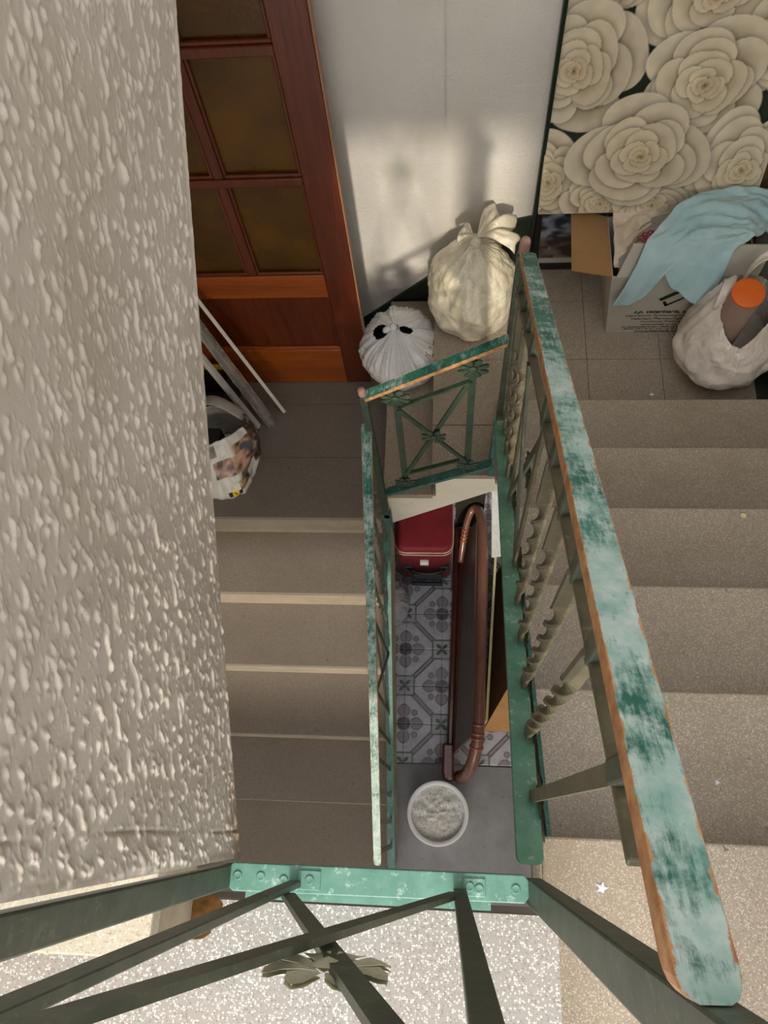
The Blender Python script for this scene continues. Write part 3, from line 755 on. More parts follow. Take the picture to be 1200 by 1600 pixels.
kn = MB(); kn.tube([(-0.204,1.686,1.655),(-0.205,1.683,1.672),(-0.2075,1.680,1.688),(-0.205,1.678,1.698)],[0.016,0.013,0.015,0.006],12)
kn.tube([(-0.210,1.683,1.675),(-0.226,1.680,1.676),(-0.238,1.678,1.668),(-0.243,1.677,1.660)],[0.008,0.010,0.012,0.008],10)
kn.build('knot', BAGW, b1, smooth=True)
# orange marker strokes on the bag (drawn as thin strips hugging the film)
from mathutils.bvhtree import BVHTree
def strokes(me, center, segs, w_, name, mat, parent, off=0.0015):
    bv = BVHTree.FromPolygons([v.co for v in me.vertices], [p.vertices for p in me.polygons]); m = MB()
    for pts in segs:
        q = []
        for (x, y, z) in pts:
            h = bv.find_nearest(Vector((x, y, z))); q.append((h[0]+h[1]*off*(1 if h[1].dot(h[0]-Vector(center)) > 0 else -1), h[1]))
        for (a, na), (b, nb) in zip(q[:-1], q[1:]):
            d = (b-a); 
            if d.length < 1e-5: continue
            s = d.normalized().cross(na).normalized()*w_/2
            m.add([a-s, b-s, b+s, a+s], [(0,1,2,3)])
    return m.build(name, mat, parent)
bm1 = bpy.data.objects['bag_body'].data
def mk(x, y): return (x, y, 1.60)
segs = [[mk(-0.098,1.618),mk(-0.090,1.602)],[mk(-0.086,1.617),mk(-0.100,1.603)],            # x
        [mk(-0.092,1.645),mk(-0.080,1.640),mk(-0.074,1.636)],[mk(-0.083,1.641),mk(-0.078,1.622),mk(-0.074,1.610)],   # 7
        [mk(-0.062,1.660),mk(-0.056,1.668),mk(-0.061,1.675),mk(-0.067,1.668),mk(-0.062,1.660),mk(-0.067,1.650),mk(-0.061,1.645),mk(-0.056,1.652),mk(-0.062,1.660)],
        [mk(-0.066,1.615),mk(-0.058,1.622),mk(-0.062,1.606),mk(-0.055,1.612),mk(-0.060,1.598),mk(-0.053,1.603)]]
strokes(bm1, (-0.19,1.69,1.52), segs, 0.005, 'marker_writing', ORINK, b1)

# tall cream refuse sack
b2 = thing('plastic_bag', (0.085, 1.79, 1.62), 'tall cream refuse sack tied with a floppy top, against the white wall', 'bag')
prof2 = [(0,0.02,0.0),(0.04,0.11,0.002),(0.10,0.140,0.02),(0.22,0.158,0.07),(0.38,0.161,0.14),(0.55,0.150,0.21),(0.7,0.120,0.255),(0.82,0.085,0.295),(0.92,0.045,0.322),(0.97,0.022,0.335),(1,0.017,0.35)]
me = bag_mesh('sack_body', 0.082, 1.785, 1.622, prof2, 140, 80, (0.0, 0.10), 0.11, 8, 6.1, 0.085, (0.98, 0.98))
link('sack_body', me, BAGC, b2)
kn = MB().tube([(0.084,1.818,1.950),(0.086,1.819,1.972),(0.088,1.822,1.990)],[0.020,0.023,0.016],14); kn.build('knot', BAGC, b2, smooth=True)
def flop(name, base, ang0, ang1, length, droop, mat, parent, rise, nn=26, mm=22, seed=0):
    P = np.zeros((nn, mm, 3))
    for i in range(nn):
        a = ang0+(ang1-ang0)*i/(nn-1)
        for j in range(mm):
            t = j/(mm-1); L = length*t*(1+0.25*mn.noise((a*3+seed, 1, 2)))
            h = rise*math.sin(t*2.2) - droop*t*t + 0.018*t*mn.noise((a*5+seed, t*2.5, 7))*1.6 + 0.010*math.sin(a*11+seed)*t
            P[i, j] = (base[0]+L*math.cos(a), base[1]+L*math.sin(a), base[2]+h)
    o = link(name, grid_mesh(name, P), mat, parent)
    sm = o.modifiers.new('solid', 'SOLIDIFY'); sm.thickness = 0.0015
    return o
flop('tied_top', (0.088,1.822,1.985), math.radians(-28), math.radians(75), 0.135, 0.05, BAGC, b2, 0.055, seed=3)
flop('tied_top', (0.084,1.822,1.980), math.radians(120), math.radians(215), 0.062, 0.02, BAGC, b2, 0.03, seed=9)

# open carrier bag with a cardboard tube, right
b3 = thing('plastic_bag', (0.93, 1.57, 1.62), 'open white carrier bag holding a cardboard tube with an orange cap, far right', 'bag')
prof3 = [(0,0.02,0.0),(0.05,0.08,0.003),(0.12,0.115,0.03),(0.3,0.152,0.10),(0.45,0.160,0.15),(0.6,0.142,0.22),(0.75,0.118,0.29),(0.9,0.092,0.36),(1,0.080,0.40)]
me = bag_mesh('bag_body', 0.935, 1.545, 1.622, prof3, 160, 64, (-0.02, -0.02), 0.13, 9, 12.7, 0.085, (1.0, 1.0))
for v in me.vertices:      # the mouth dips at the front where the tube leans out
    h = v.co.z-1.622
    if h > 0.2:
        a = math.atan2(v.co.y-1.54, v.co.x-0.93); f = max(0, math.cos(a+math.pi/2+0.1))**1.5
        v.co.z -= (h-0.2)*0.62*f; v.co.y -= 0.02*f*(h-0.2)/0.2
link('bag_body', me, BAGP, b3)
hb = MB()
def strap(pts, w_, seed):
    P = np.zeros((len(pts), 5, 3))
    for i, p in enumerate(pts):
        for j in range(5): P[i, j] = (p[0]+(j-2)*w_/4*p[3], p[1]+(j-2)*w_/4*p[4], p[2]+0.006*math.cos(j*1.5+seed))
    o = link('handle', grid_mesh('handle', P), BAGP, b3); sm = o.modifiers.new('solid', 'SOLIDIFY'); sm.thickness = 0.0015
t_ = np.linspace(0, math.pi, 15)
strap([(0.965+0.055*math.cos(a), 1.585+0.035*math.sin(a), 1.98+0.13*math.sin(a), 0.35, 1.0) for a in t_], 0.04, 0)
strap([(0.865+0.02*math.cos(a), 1.575+0.05*math.cos(a), 1.985+0.06*math.sin(a), 1.0, 0.2) for a in t_], 0.04, 2)
tb = thing('cardboard_tube', (0.902, 1.545, 1.70), 'stubby cardboard tube with an orange cap sticking out of the carrier bag', 'tube')
MB().tube([(0.915,1.555,1.72),(0.887,1.49,2.098)],0.0455,32).build('tube_body', TUBEM, tb, sharp=40)
d_ = Vector((-0.028,-0.065,0.378)).normalized(); e_ = Vector((0.887,1.49,2.099))
MB().tube([e_, e_+d_*0.004, e_+d_*0.008, e_+d_*0.0095],[0.0475,0.0480,0.0475,0.045],36).build('cap', ORANGE, tb, sharp=40)

# veterinary cardboard box with open flaps
bx = thing('cardboard_box', (0.78, 1.81, 1.62), 'open white printed cardboard box with kraft inside on the right landing', 'box')
x0, x1, y0, y1, z0, z1 = 0.574, 1.03, 1.688, 1.945, 1.622, 1.935
t = 0.005
o0, o1 = 0.535, 1.005      # top is skewed a little to the left
MB().hexa([(x0,y0,z0),(x1,y0,z0),(x1,y0+t,z0),(x0,y0+t,z0),(o0,y0,z1),(o1,y0,z1),(o1,y0+t,z1),(o0,y0+t,z1)]).build('front_panel', BOXW, bx); fpan = LAST[0]
MB().hexa([(x0,y1-t,z0),(x1,y1-t,z0),(x1,y1,z0),(x0,y1,z0),(o0,y1-t,z1),(o1,y1-t,z1),(o1,y1,z1),(o0,y1,z1)]).build('back_panel', BOXW, bx)
MB().hexa([(x0,y0+t,z0),(x0+t,y0+t,z0),(x0+t,y1-t,z0),(x0,y1-t,z0),(o0,y0+t,z1),(o0+t,y0+t,z1),(o0+t,y1-t,z1),(o0,y1-t,z1)]).build('side_panel', BOXW, bx)
MB().hexa([(x1-t,y0+t,z0),(x1,y0+t,z0),(x1,y1-t,z0),(x1-t,y1-t,z0),(o1-t,y0+t,z1),(o1,y0+t,z1),(o1,y1-t,z1),(o1-t,y1-t,z1)]).build('side_panel', BOXW, bx)
MB().box(x0+t, x1-t, y0+t, y1-t, z0, z0+0.004).build('bottom_panel', KRAFT, bx)
MB().hexa([(o0-0.135,y0+0.008,1.962),(o0+0.002,y0+0.002,1.934),(o0+0.002,y1-0.004,1.934),(o0-0.125,y1+0.01,1.968),
           (o0-0.135,y0+0.008,1.967),(o0+0.002,y0+0.002,1.939),(o0+0.002,y1-0.004,1.939),(o0-0.125,y1+0.01,1.973)]).build('side_flap', KRAFT, bx)
MB().hexa([(o0+0.015,y0-0.001,z1),(o1,y0-0.001,z1),(o1,y0+0.003,z1),(o0+0.015,y0+0.003,z1),
           (o0+0.055,y0+0.055,z1+0.095),(o1+0.02,y0+0.04,z1+0.095),(o1+0.02,y0+0.044,z1+0.095),(o0+0.055,y0+0.059,z1+0.095)]).build('front_flap', BOXW, bx)
def text(body, x, z, size, mat, y, shear=0.0, bold=0.0, align='CENTER', lean=None):
    cu = bpy.data.curves.new('lettering', 'FONT'); cu.body = body; cu.size = size; cu.align_x = align; cu.shear = shear; cu.offset = bold; cu.extrude = 0.0002
    cu.resolution_u = 3
    to = bpy.data.objects.new('lettering', cu); C.objects.link(to)
    dg = bpy.context.evaluated_depsgraph_get(); me = bpy.data.meshes.new_from_object(to.evaluated_get(dg))
    bpy.data.objects.remove(to)
    me.transform(Matrix.Translation((x, y, z)) @ Matrix.Rotation(math.pi/2, 4, 'X'))
    return me
def lettering(lines, mat, parent, y):
    for (body, x, z, size, sh, bo) in lines:
        link('lettering', text(body, x, z, size, mat, y, sh, bo), mat, parent)
fy = y0-0.0006
lettering([('s.p. veterinaria, s.a.', 0.748, 1.739, 0.026, 0.25, 0.0006)], INKG, fpan, fy)
lettering([('Laboratorio Farmacológico Veterinario', 0.770, 1.719, 0.0185, 0.25, 0.0), ('Veterinary Pharmacological and', 0.757, 1.701, 0.0175, 0.25, 0.0),
           ('Nutritional Product', 0.752, 1.684, 0.0175, 0.25, 0.0), 
           ('www.spveterinaria.com', 0.752, 1.626, 0.0165, 0.2, 0.0004)], INKD, fpan, fy)
fine_print = MB()          # the address lines, too small to read in the photograph: broken ink strokes
for z_, a_, b_ in ((1.668, 0.69, 0.82), (1.654, 0.625, 0.905), (1.642, 0.635, 0.895)):
    x_ = a_
    while x_ < b_:
        w_ = random.uniform(0.003, 0.006); h_ = random.choice((0.005, 0.005, 0.007)); fine_print.box(x_, x_+w_, fy-0.0001, fy+0.0003, z_, z_+h_); x_ += w_+random.choice((0.0016, 0.0016, 0.0016, 0.005))
tag(fine_print.build('fine_print', INKD, fpan), kind='stuff')
lg = MB()
def para(pts, m=lg): m.prism(pts, fy-0.0002, fy+0.0004, lambda a,b,c: (a,c,b))
para([(0.727,1.806),(0.787,1.856),(0.760,1.856),(0.716,1.818)][::-1])
lg.build('printed_emblem', INKG, fpan); lg2 = MB()
para([(0.733,1.800),(0.748,1.775),(0.756,1.782),(0.742,1.806)], lg2); para([(0.748,1.775),(0.845,1.856),(0.835,1.858),(0.744,1.783)], lg2)
lg2.build('printed_emblem', BLACK, fpan)

# cloths in the box
def sheet(name, f, nu, nv, mat, th=0.003):
    P = np.array([[f(i/(nu-1), j/(nv-1)) for j in range(nv)] for i in range(nu)]); me = grid_mesh(name, P)
    o = link(name, me, mat); sm = o.modifiers.new('solid', 'SOLIDIFY'); sm.thickness = th; sm.offset = 0
    return o
def fw(u, v):
    x = 0.545+0.25*u; y = 1.72+0.11*u+0.195*v*(1-0.45*u)
    return (x, y, 1.928+0.020*(1-2*abs(mn.noise((u*4, v*4, 3)))) + 0.012*mn.noise((u*9, v*9, 5)) + 0.045*v)
tag(sheet('folded_cloth', fw, 34, 28, CLOTHW), 'crumpled cream cloth in the back left corner of the printed box', 'cloth')
def fg(u, v):
    x = 0.560+0.27*u; y = 1.70+0.20*v
    return (x, y, 1.938+0.045*u + 0.03*v + 0.03*min(1, u*4)*(1-v*0.3) + 0.012*mn.noise((u*3, v*3, 8)) - 0.10*max(0, v-0.25-0.9*u))
cg = thing('printed_cloth', (0.68,1.80,1.93), 'grey cloth with a red lotus print between the cream cloth and the blue towel', 'cloth')
P = np.array([[fg(i/29, j/29) for j in range(30)] for i in range(30)]); o = link('fabric', grid_mesh('fabric', P), CLOTHG, cg)
o.modifiers.new('solid', 'SOLIDIFY').thickness = 0.003
lo = MB()
for a in (-75, -45, -15, 15, 45, 75):
    for (s0, w_) in ((0.030, 0.010),):
        th_ = math.radians(90-a); cx_, cy_ = 0.648, 1.783; q = []
        for k in range(13):
            ph = 2*math.pi*k/12; r = 0.020+0.018*math.cos(ph); wv = 0.0085*math.sin(ph)
            q.append((cx_ + r*math.cos(th_) - wv*math.sin(th_), cy_ + (r*math.sin(th_) + wv*math.cos(th_))*1.2))
        zz = [fg((x-0.560)/0.27, (y-1.70)/0.20)[2]+0.0035 for x, y in q]
        for (pa, za), (pb, zb) in zip(zip(q[:-1], zz[:-1]), zip(q[1:], zz[1:])):
            lo.bar((pa[0],pa[1],za), (pb[0],pb[1],zb), (0,0,1), 0.001, 0.0038)
lo.build('lotus_print', REDP, cg)
# light blue towel: strip laid from far right to front left and hanging over the front flap
ctl = [  # rows across the towel: far/left edge point, near/right edge point
 ((1.06,1.93,2.015),(1.06,1.79,1.99)), ((0.985,1.93,2.03),(1.00,1.765,2.02)), ((0.90,1.92,2.055),(0.965,1.735,2.035)),
 ((0.80,1.90,2.060),(0.945,1.722,2.042)), ((0.72,1.85,2.050),(0.925,1.712,2.040)), ((0.665,1.785,2.040),(0.905,1.705,2.036)),
 ((0.625,1.738,2.036),(0.89,1.697,2.022)), ((0.600,1.695,2.00),(0.88,1.680,1.985)), ((0.575,1.674,1.945),(0.87,1.672,1.945)), ((0.545,1.662,1.875),(0.855,1.666,1.905))]
def rid(x, y, z): return 1-2*abs(mn.noise((x, y, z)))
def ft(u, v):
    s = u*(len(ctl)-1); i = min(int(s), len(ctl)-2); f = s-i
    L = Vector(ctl[i][0]).lerp(Vector(ctl[i+1][0]), f); R = Vector(ctl[i][1]).lerp(Vector(ctl[i+1][1]), f)
    p = L.lerp(R, v); hang = max(0, (u-0.64)/0.36); top = 1-min(1, hang*2.5)
    wr = 0.020*rid(u*3.2+v*1.2, v*2.0-u, 1.3) + 0.011*rid(u*7+v*3, v*4, 5.1) + 0.006*mn.noise((u*16, v*11, 2))
    wr += 0.022*math.exp(-((v-0.55-0.3*math.sin(u*6))/0.10)**2)*math.exp(-((u-0.5)/0.16)**2)
    p.z += wr*top + 0.010*(1-hang)
    fold = 0.5+0.5*math.sin(v*7.2+0.6+1.2*hang) ; tent = math.exp(-((v-0.46)/0.07)**2)
    p.y -= hang*(0.006+0.024*fold**2 + 0.012*rid(v*5, u*2, 4)) - 0.02*hang*tent
    p.z += hang*hang*(0.055*tent - 0.035*math.sin(v*math.pi*2.6+0.2))
    return p
tag(sheet('towel', ft, 100, 64, TOWEL, 0.003), 'light blue towel thrown over the front of the printed cardboard box', 'towel')

# rose canvas and framed photograph behind the box
RW, RH = 0.70, 0.98
res = 0.0030; nu, nv = int(RW/res), int(RH/res)
gu = (np.arange(nu)+0.5)*res; gv = (np.arange(nv)+0.5)*res; UU, VV = np.meshgrid(gu, gv, indexing='ij')
Lc = lambda *a: np.array(lin(*a)[:3])
img = np.zeros((nu, nv, 3)); img[:] = Lc(48,58,46)
n1 = smooth_noise(nu, nv, 12); img += (0.014*n1)[..., None]; img = np.clip(img, 0.01, 1)
def rose(cx, cy, R, rot, seed, squash=1.0):
    """overlapping petals painted from the outside in"""
    global img
    q = np.random.default_rng(int(seed*100)); cream = Lc(240,226,196); shade = Lc(176,146,96); core = Lc(222,180,104)
    layers = [(1.0, 4, 0.55), (0.84, 4, 0.5), (0.68, 4, 0.45), (0.53, 3, 0.38), (0.40, 3, 0.28), (0.29, 3, 0.2), (0.19, 2, 0.12), (0.11, 2, 0.05)]
    for li, (fr, n, cover) in enumerate(layers):
        offs = rot + li*1.1 + q.uniform(-0.3, 0.3)
        for p in range(n):
            ang = offs + 2*np.pi*p/n + q.uniform(-0.25, 0.25); half = np.pi/n*q.uniform(1.15, 1.5)
            ox = cx + R*0.10*fr*math.cos(ang); oy = cy + R*0.10*fr*math.sin(ang)*squash - R*0.06*(1-fr)
            dx = UU-ox; dy = (VV-oy)/squash; r = np.hypot(dx, dy)/(R*fr*q.uniform(0.92, 1.06)); th = np.arctan2(dy, dx)
            d = np.angle(np.exp(1j*(th-ang)))/half
            b = np.where(np.abs(d) < 1, 1.0-0.42*np.abs(d)**q.uniform(2.2, 4.0)+0.03*np.sin(d*4+seed*5+p), 0.0)
            b = b*(0.97+0.05*np.sin(th*3+seed))
            sh = np.clip((r-b)/0.16, 0, 1); near = (np.abs(d) < 1.05)
            k = np.where(near & (r >= b), 0.42*(1-sh)**2, 0)[..., None]; img = img*(1-k)
            t = np.clip((r/np.maximum(b, 1e-3)-cover)/(1-cover), 0, 1)
            side = 0.5+0.5*np.clip(d, -1, 1)*q.choice([-1, 1])
            lum = 0.30+0.62*sstep(0, 0.85, t) + 0.10*(side-0.5) + 0.10*sstep(0.93, 0.985, t)
            lum = lum*(0.93+0.09*math.sin(ang-1.1))
            base = cream*(1-0.16*li/7)+core*(0.16*li/7)
            col = shade*0.55+(base-shade*0.55)*np.clip(lum, 0, 1)[..., None]
            kk = sstep(0.32, 0.0, fr)*0.35; col = col*(1-kk)+core*np.clip(lum, 0, 1)[..., None]*kk
            a = (near*sstep(1.012, 0.99, r/np.maximum(b, 1e-3)))[..., None]
            img = img*(1-a)+col*a
for c in [(0.63,0.88,0.17,1.0,3.1,0.85),(0.28,0.93,0.17,2.0,8.2,0.85),(0.05,0.80,0.14,0.6,5.5,0.9),(0.42,0.64,0.215,0.4,1.2,0.82),(0.65,0.50,0.15,1.9,2.2,0.9),(0.12,0.665,0.11,2.5,9.2,0.6),
          (0.06,0.462,0.195,0.2,4.4,0.98),(0.445,0.408,0.19,2.6,6.1,0.92),(0.02,0.12,0.135,1.2,7.7,1.1),(0.20,0.04,0.12,3.4,5.9,0.8),(0.52,0.05,0.12,1.4,4.9,0.8),(0.625,0.145,0.165,0.9,2.9,1.05),(0.37,0.03,0.13,3.0,1.9,0.7),(0.30,0.200,0.205,1.5,3.7,0.85)]:
    rose(*c)
img = np.clip(img*(1+0.03*smooth_noise(nu, nv, 3))[..., None], 0.005, 1)
vdir = Vector((0, 0.29, 0.957)).normalized(); ndir = Vector((0, -0.957, 0.29))
cv = thing('canvas_print', (0.655, 1.95, 1.972), 'large canvas print of cream roses leaning above the cardboard box', 'picture')
o3 = np.array([0.297, 1.915, 1.985])
Pc = o3 + UU[..., None]*np.array([1, 0, 0]) + VV[..., None]*np.array(vdir)
link('printed_face', grid_mesh('printed_face', Pc, img, False), CANVAS, cv)
q = Vector(o3) - ndir*0.0012; e1 = Vector((RW,0,0)); e2 = vdir*RH; b_ = -ndir*0.02
MB().hexa([q, q+e1, q+e1+b_, q+b_, q+e2, q+e1+e2, q+e1+e2+b_, q+e2+b_]).build('stretcher', flat('canvas_edge', (206,194,164), 0.8), cv)

pf = thing('framed_picture', (0.55, 2.0, 1.62), 'black framed dark photograph standing on the floor behind the cardboard box', 'picture')
PW, PH = 0.62, 0.86
v2 = Vector((0, 0.33, 0.944)).normalized(); n2 = Vector((0, -0.944, 0.33)).normalized(); q0 = Vector((0.312, 1.978, 1.624))
def pbox(name, a0, a1, b0, b1, d0, d1, mat):
    f = lambda a, b, d: q0 + Vector((a,0,0)) + v2*b - n2*d
    MB().hexa([f(a0,b0,d0), f(a1,b0,d0), f(a1,b0,d1), f(a0,b0,d1), f(a0,b1,d0), f(a1,b1,d0), f(a1,b1,d1), f(a0,b1,d1)]).build(name, mat, pf)
FR = flat('black_frame', (20,20,16), 0.5)
pbox('frame_side', 0, 0.022, 0, PH, 0, 0.02, FR); pbox('frame_side', PW-0.022, PW, 0, PH, 0, 0.02, FR)
pbox('frame_side', 0.022, PW-0.022, 0, 0.022, 0, 0.02, FR); pbox('frame_side', 0.022, PW-0.022, PH-0.022, PH, 0, 0.02, FR)
pbox('backing', 0.022, PW-0.022, 0.022, PH-0.022, 0.012, 0.018, DARKB)
nu2, nv2 = 130, 180
n_a = smooth_noise(nu2, nv2, 2.2); n_b = smooth_noise(nu2, nv2, 5)
st_ = blur(rng.standard_normal((nu2, nv2)), 1.2); st_ = np.apply_along_axis(lambda t: np.convolve(t, np.ones(9)/9, 'same'), 0, st_); st_ /= st_.std()
vv = np.linspace(0, 1, nv2)[None, :] + 0*st_
c1 = Lc(52,40,34); c2 = Lc(96,84,72); c3 = Lc(46,58,72); c4 = Lc(176,182,196)
ph_ = c1*1.5 + (c2*1.6-c1)*np.clip(st_*0.4+0.3, 0, 1)[..., None]
k = sstep(0.12, 0.2, vv + 0.02*n_b)[..., None]; ph_ = ph_*(1-k) + (c3 + (c4-c3)*np.clip(st_*0.45+0.25, 0, 1)[..., None])*k
k = (np.clip(n_a-1.6, 0, 1))[..., None]*0.6; ph_ = ph_*(1-k)+Lc(200,190,180)*k
k = sstep(0.03, 0.02, vv)[..., None]; ph_ = ph_*(1-k)+Lc(190,184,168)*k
gu = np.linspace(0.022, PW-0.022, nu2); gv = np.linspace(0.022, PH-0.022, nv2); A, B = np.meshgrid(gu, gv, indexing='ij')
Pp = np.array(q0) + A[..., None]*np.array([1, 0, 0]) + B[..., None]*np.array(v2) - np.array(n2)*0.0105
link('photo', grid_mesh('photo', Pp, np.clip(ph_, 0.004, 1), False), PHOTO, pf)

cs = MB().hexa([(1.015,1.97,1.622),(1.07,1.90,1.622),(1.073,1.905,1.622),(1.018,1.975,1.622),(1.015,2.07,2.30),(1.07,2.00,2.30),(1.073,2.005,2.30),(1.018,2.075,2.30)])
tag(cs.build('cardboard_sheet', KRAFTD), 'brown cardboard sheet standing in the far right corner beside the rose canvas', 'cardboard')

# ------------------------------------------------------------------ things on the left landing
def slat(label, p0, p1, side, w_, t_, mat, extra=None):
    p0, p1 = Vector(p0), Vector(p1); o = MB().bar(p0, p1, side, w_, t_).build('slat', mat, bevel=0.002)
    tag(o, label, 'slat', 'white slats leaning by the door'); return o
slat('thin white slat leaning on the door, nearest the door of the leaning slats', (-0.690,1.560,1.268), (-0.905,1.672,1.95), (0.6,-0.8,0), 0.024, 0.014, SLATW)
slat('narrow white slat at the front of the leaning bundle', (-0.792,1.486,1.268), (-1.015,1.631,1.90), (1,-0.3,0), 0.020, 0.022, SLATW)
pb = thing('wrapped_bundle', (-0.74,1.50,1.262), 'bundle of grey strips wrapped in clear plastic, leaning between two white slats', 'bundle')
for dx, dy, m_ in ((0.0, 0.0, SLATG), (0.016, 0.006, SLATG)):
    MB().bar((-0.741+dx,1.494+dy,1.268),(-0.962+dx,1.648+dy,1.93),(0.85,-0.5,0),0.014,0.026).build('strip', m_, pb, bevel=0.003)
P = np.zeros((40, 14, 3)); pa, pz = Vector((-0.733,1.497,1.265)), Vector((-0.954,1.651,1.93)); dd = (pz-pa).normalized(); sa = Vector((0.85,-0.5,0)); sa = (sa-dd*sa.dot(dd)).normalized(); sb = dd.cross(sa)
for i in range(40):
    for j in range(14):
        a = 2*math.pi*j/13; c = pa.lerp(pz, i/39); k = 1+0.12*mn.noise((i*0.5, math.cos(a)*2, math.sin(a)*2))
        P[i, j] = c + sa*(0.030*math.cos(a)*k) + sb*(0.022*math.sin(a)*k)
WR = NT('clear_wrap'); WR.base(lin(200,196,190)).p(rough=0.2, trans=0.85, ior=1.15, spec=0.5); WR.bump(WR.noise(60), 0.5, 0.004)
link('plastic_wrap', grid_mesh('plastic_wrap', P), WR.m, pb)

# photo-printed shopping bag
nb = thing('shopping_bag', (-0.90, 1.30, 1.26), 'white shopping bag printed with collage photos, beside the plaster wall on the left landing', 'bag')
def bagpt(u, v):
    """u around the open mouth 0..1 (front-left -> front -> right -> back -> left), v 0 bottom..1 top"""
    base = [(-1.05,1.17),(-0.905,1.155),(-0.815,1.185),(-0.765,1.33),(-0.79,1.45),(-0.92,1.47),(-1.05,1.43),(-1.05,1.17)]
    topp = [(-1.04,1.225),(-0.915,1.275),(-0.845,1.300),(-0.765,1.375),(-0.80,1.42),(-0.92,1.45),(-1.04,1.42),(-1.04,1.225)]
    tz = [0.20,0.245,0.265,0.24,0.25,0.25,0.22,0.20]
    s = u*7; i = min(int(s), 6); f = s-i
    B = Vector((*base[i],0)).lerp(Vector((*base[i+1],0)), f); T = Vector((*topp[i],0)).lerp(Vector((*topp[i+1],0)), f); h = tz[i]*(1-f)+tz[i+1]*f
    bul = math.sin(v*math.pi)*0.012
    p = B.lerp(T, v); c = Vector((-0.91,1.33,0)); d = (p-c).normalized(); p += d*(bul+0.012*mn.noise((u*9, v*4, 2.2))+0.006*mn.noise((u*22, v*9, 5)))
    return (p.x, p.y, 1.262+h*v)
nu3, nv3 = 180, 60
P = np.array([[bagpt(i/(nu3-1), j/(nv3-1)) for j in range(nv3)] for i in range(nu3)])
cc = np.zeros((nu3, nv3, 3)); cc[:] = Lc(216,212,200)
uu = np.linspace(0, 1, nu3)[:, None]+np.zeros((1, nv3)); vv = np.zeros((nu3, 1))+np.linspace(0, 1, nv3)[None, :]
pn = smooth_noise(nu3, nv3, 1.6); pn2 = smooth_noise(nu3, nv3, 3)
def photo_patch(mask, a, b, c):
    col = Lc(*a)+(Lc(*b)-Lc(*a))*np.clip(pn*0.45+0.45, 0, 1)[..., None]
    k2 = sstep(0.6, 1.2, pn2)[..., None]; col = col*(1-k2)+Lc(*c)*k2
    cc[mask] = col[mask]
photo_patch((uu > 0.155) & (uu < 0.30) & (vv > 0.42+0.2*(0.25-uu)) & (vv < 0.70), (92,54,40), (206,160,138), (60,44,36))
photo_patch((uu > 0.115) & (uu < 0.19) & (vv > 0.78) & (vv < 0.97), (150,146,134), (96,92,84), (70,76,66))
photo_patch((uu > 0.30) & (uu < 0.56) & (vv > 0.30) & (vv < 0.86), (70,52,38), (214,168,140), (92,92,98))
photo_patch((uu > 0.40) & (uu < 0.56) & (vv > 0.1), (52,38,28), (128,100,76), (170,150,130))
photo_patch((uu > 0.27) & (uu < 0.34) & (vv > 0.14) & (vv < 0.30), (52,46,40), (190,150,110), (120,110,90))
photo_patch((uu > 0.34) & (uu < 0.47) & (vv > 0.0) & (vv < 0.18), (40,38,34), (180,176,166), (222,220,212))
dy_ = np.hypot((uu-0.235)*8.5*0.145, (vv-0.10)*0.27)
cc[((uu > 0.195) & (uu < 0.275) & (vv > 0.035) & (vv < 0.165))] = Lc(38,36,32)
cc[dy_ < 0.026] = Lc(240,206,20); cc[(np.abs((uu-0.235)*1.2+(vv-0.10)*0.27*0.8) < 0.004) & (dy_ < 0.016)] = Lc(40,36,20)
me = grid_mesh('bag_body', P, np.clip(cc, 0.004, 1)); o = link('bag_body', me, NEWS, nb); o.modifiers.new('solid', 'SOLIDIFY').thickness = 0.002
MB().prism([(-1.04,1.18),(-0.905,1.165),(-0.82,1.19),(-0.775,1.33),(-0.80,1.44),(-0.92,1.455),(-1.04,1.42)], 1.262, 1.265, lambda a,b,c: (a,b,c)).build('bag_bottom', BAGW, nb)
hp = []
for k in range(19):
    a = math.pi*k/18; hp.append((-0.99+0.205*k/18*1.0, 1.44-0.03*k/18, 1.50+0.10*math.sin(a), 0.25, 0.9))
P = np.zeros((len(hp), 5, 3))
for i, p in enumerate(hp):
    for j in range(5): P[i, j] = (p[0]+(j-2)*0.011*p[3], p[1]+(j-2)*0.011*p[4], p[2]-abs(j-2)*0.002)
o = link('handle', grid_mesh('handle', P), CLOTHG, nb); o.modifiers.new('solid', 'SOLIDIFY').thickness = 0.004
yb_ = thing('storage_crate', (-1.0,1.575,1.262), 'olive brown box with a yellow rim, half hidden behind the leaning slats', 'box')
m = MB(); m.box(-1.10,-0.885,1.50,1.508,1.263,1.44); m.box(-1.10,-0.885,1.652,1.66,1.263,1.44); m.box(-1.10,-1.092,1.508,1.652,1.263,1.44); m.box(-0.893,-0.885,1.508,1.652,1.263,1.44); m.box(-1.092,-0.893,1.508,1.652,1.263,1.27)
m.build('body', OLIVE, yb_)
m = MB(); m.box(-1.106,-0.879,1.656,1.668,1.44,1.462); m.box(-1.106,-0.879,1.494,1.504,1.44,1.45); m.box(-1.106,-1.094,1.504,1.656,1.44,1.455); 
m.build('rim', YELLOW, yb_)
bk = MB().box(-1.02,-0.90,1.33,1.40,1.266,1.42).build('dark_carton', DARKB, bevel=0.002)
tag(bk, 'dark carton standing inside the collage printed shopping bag', 'box')

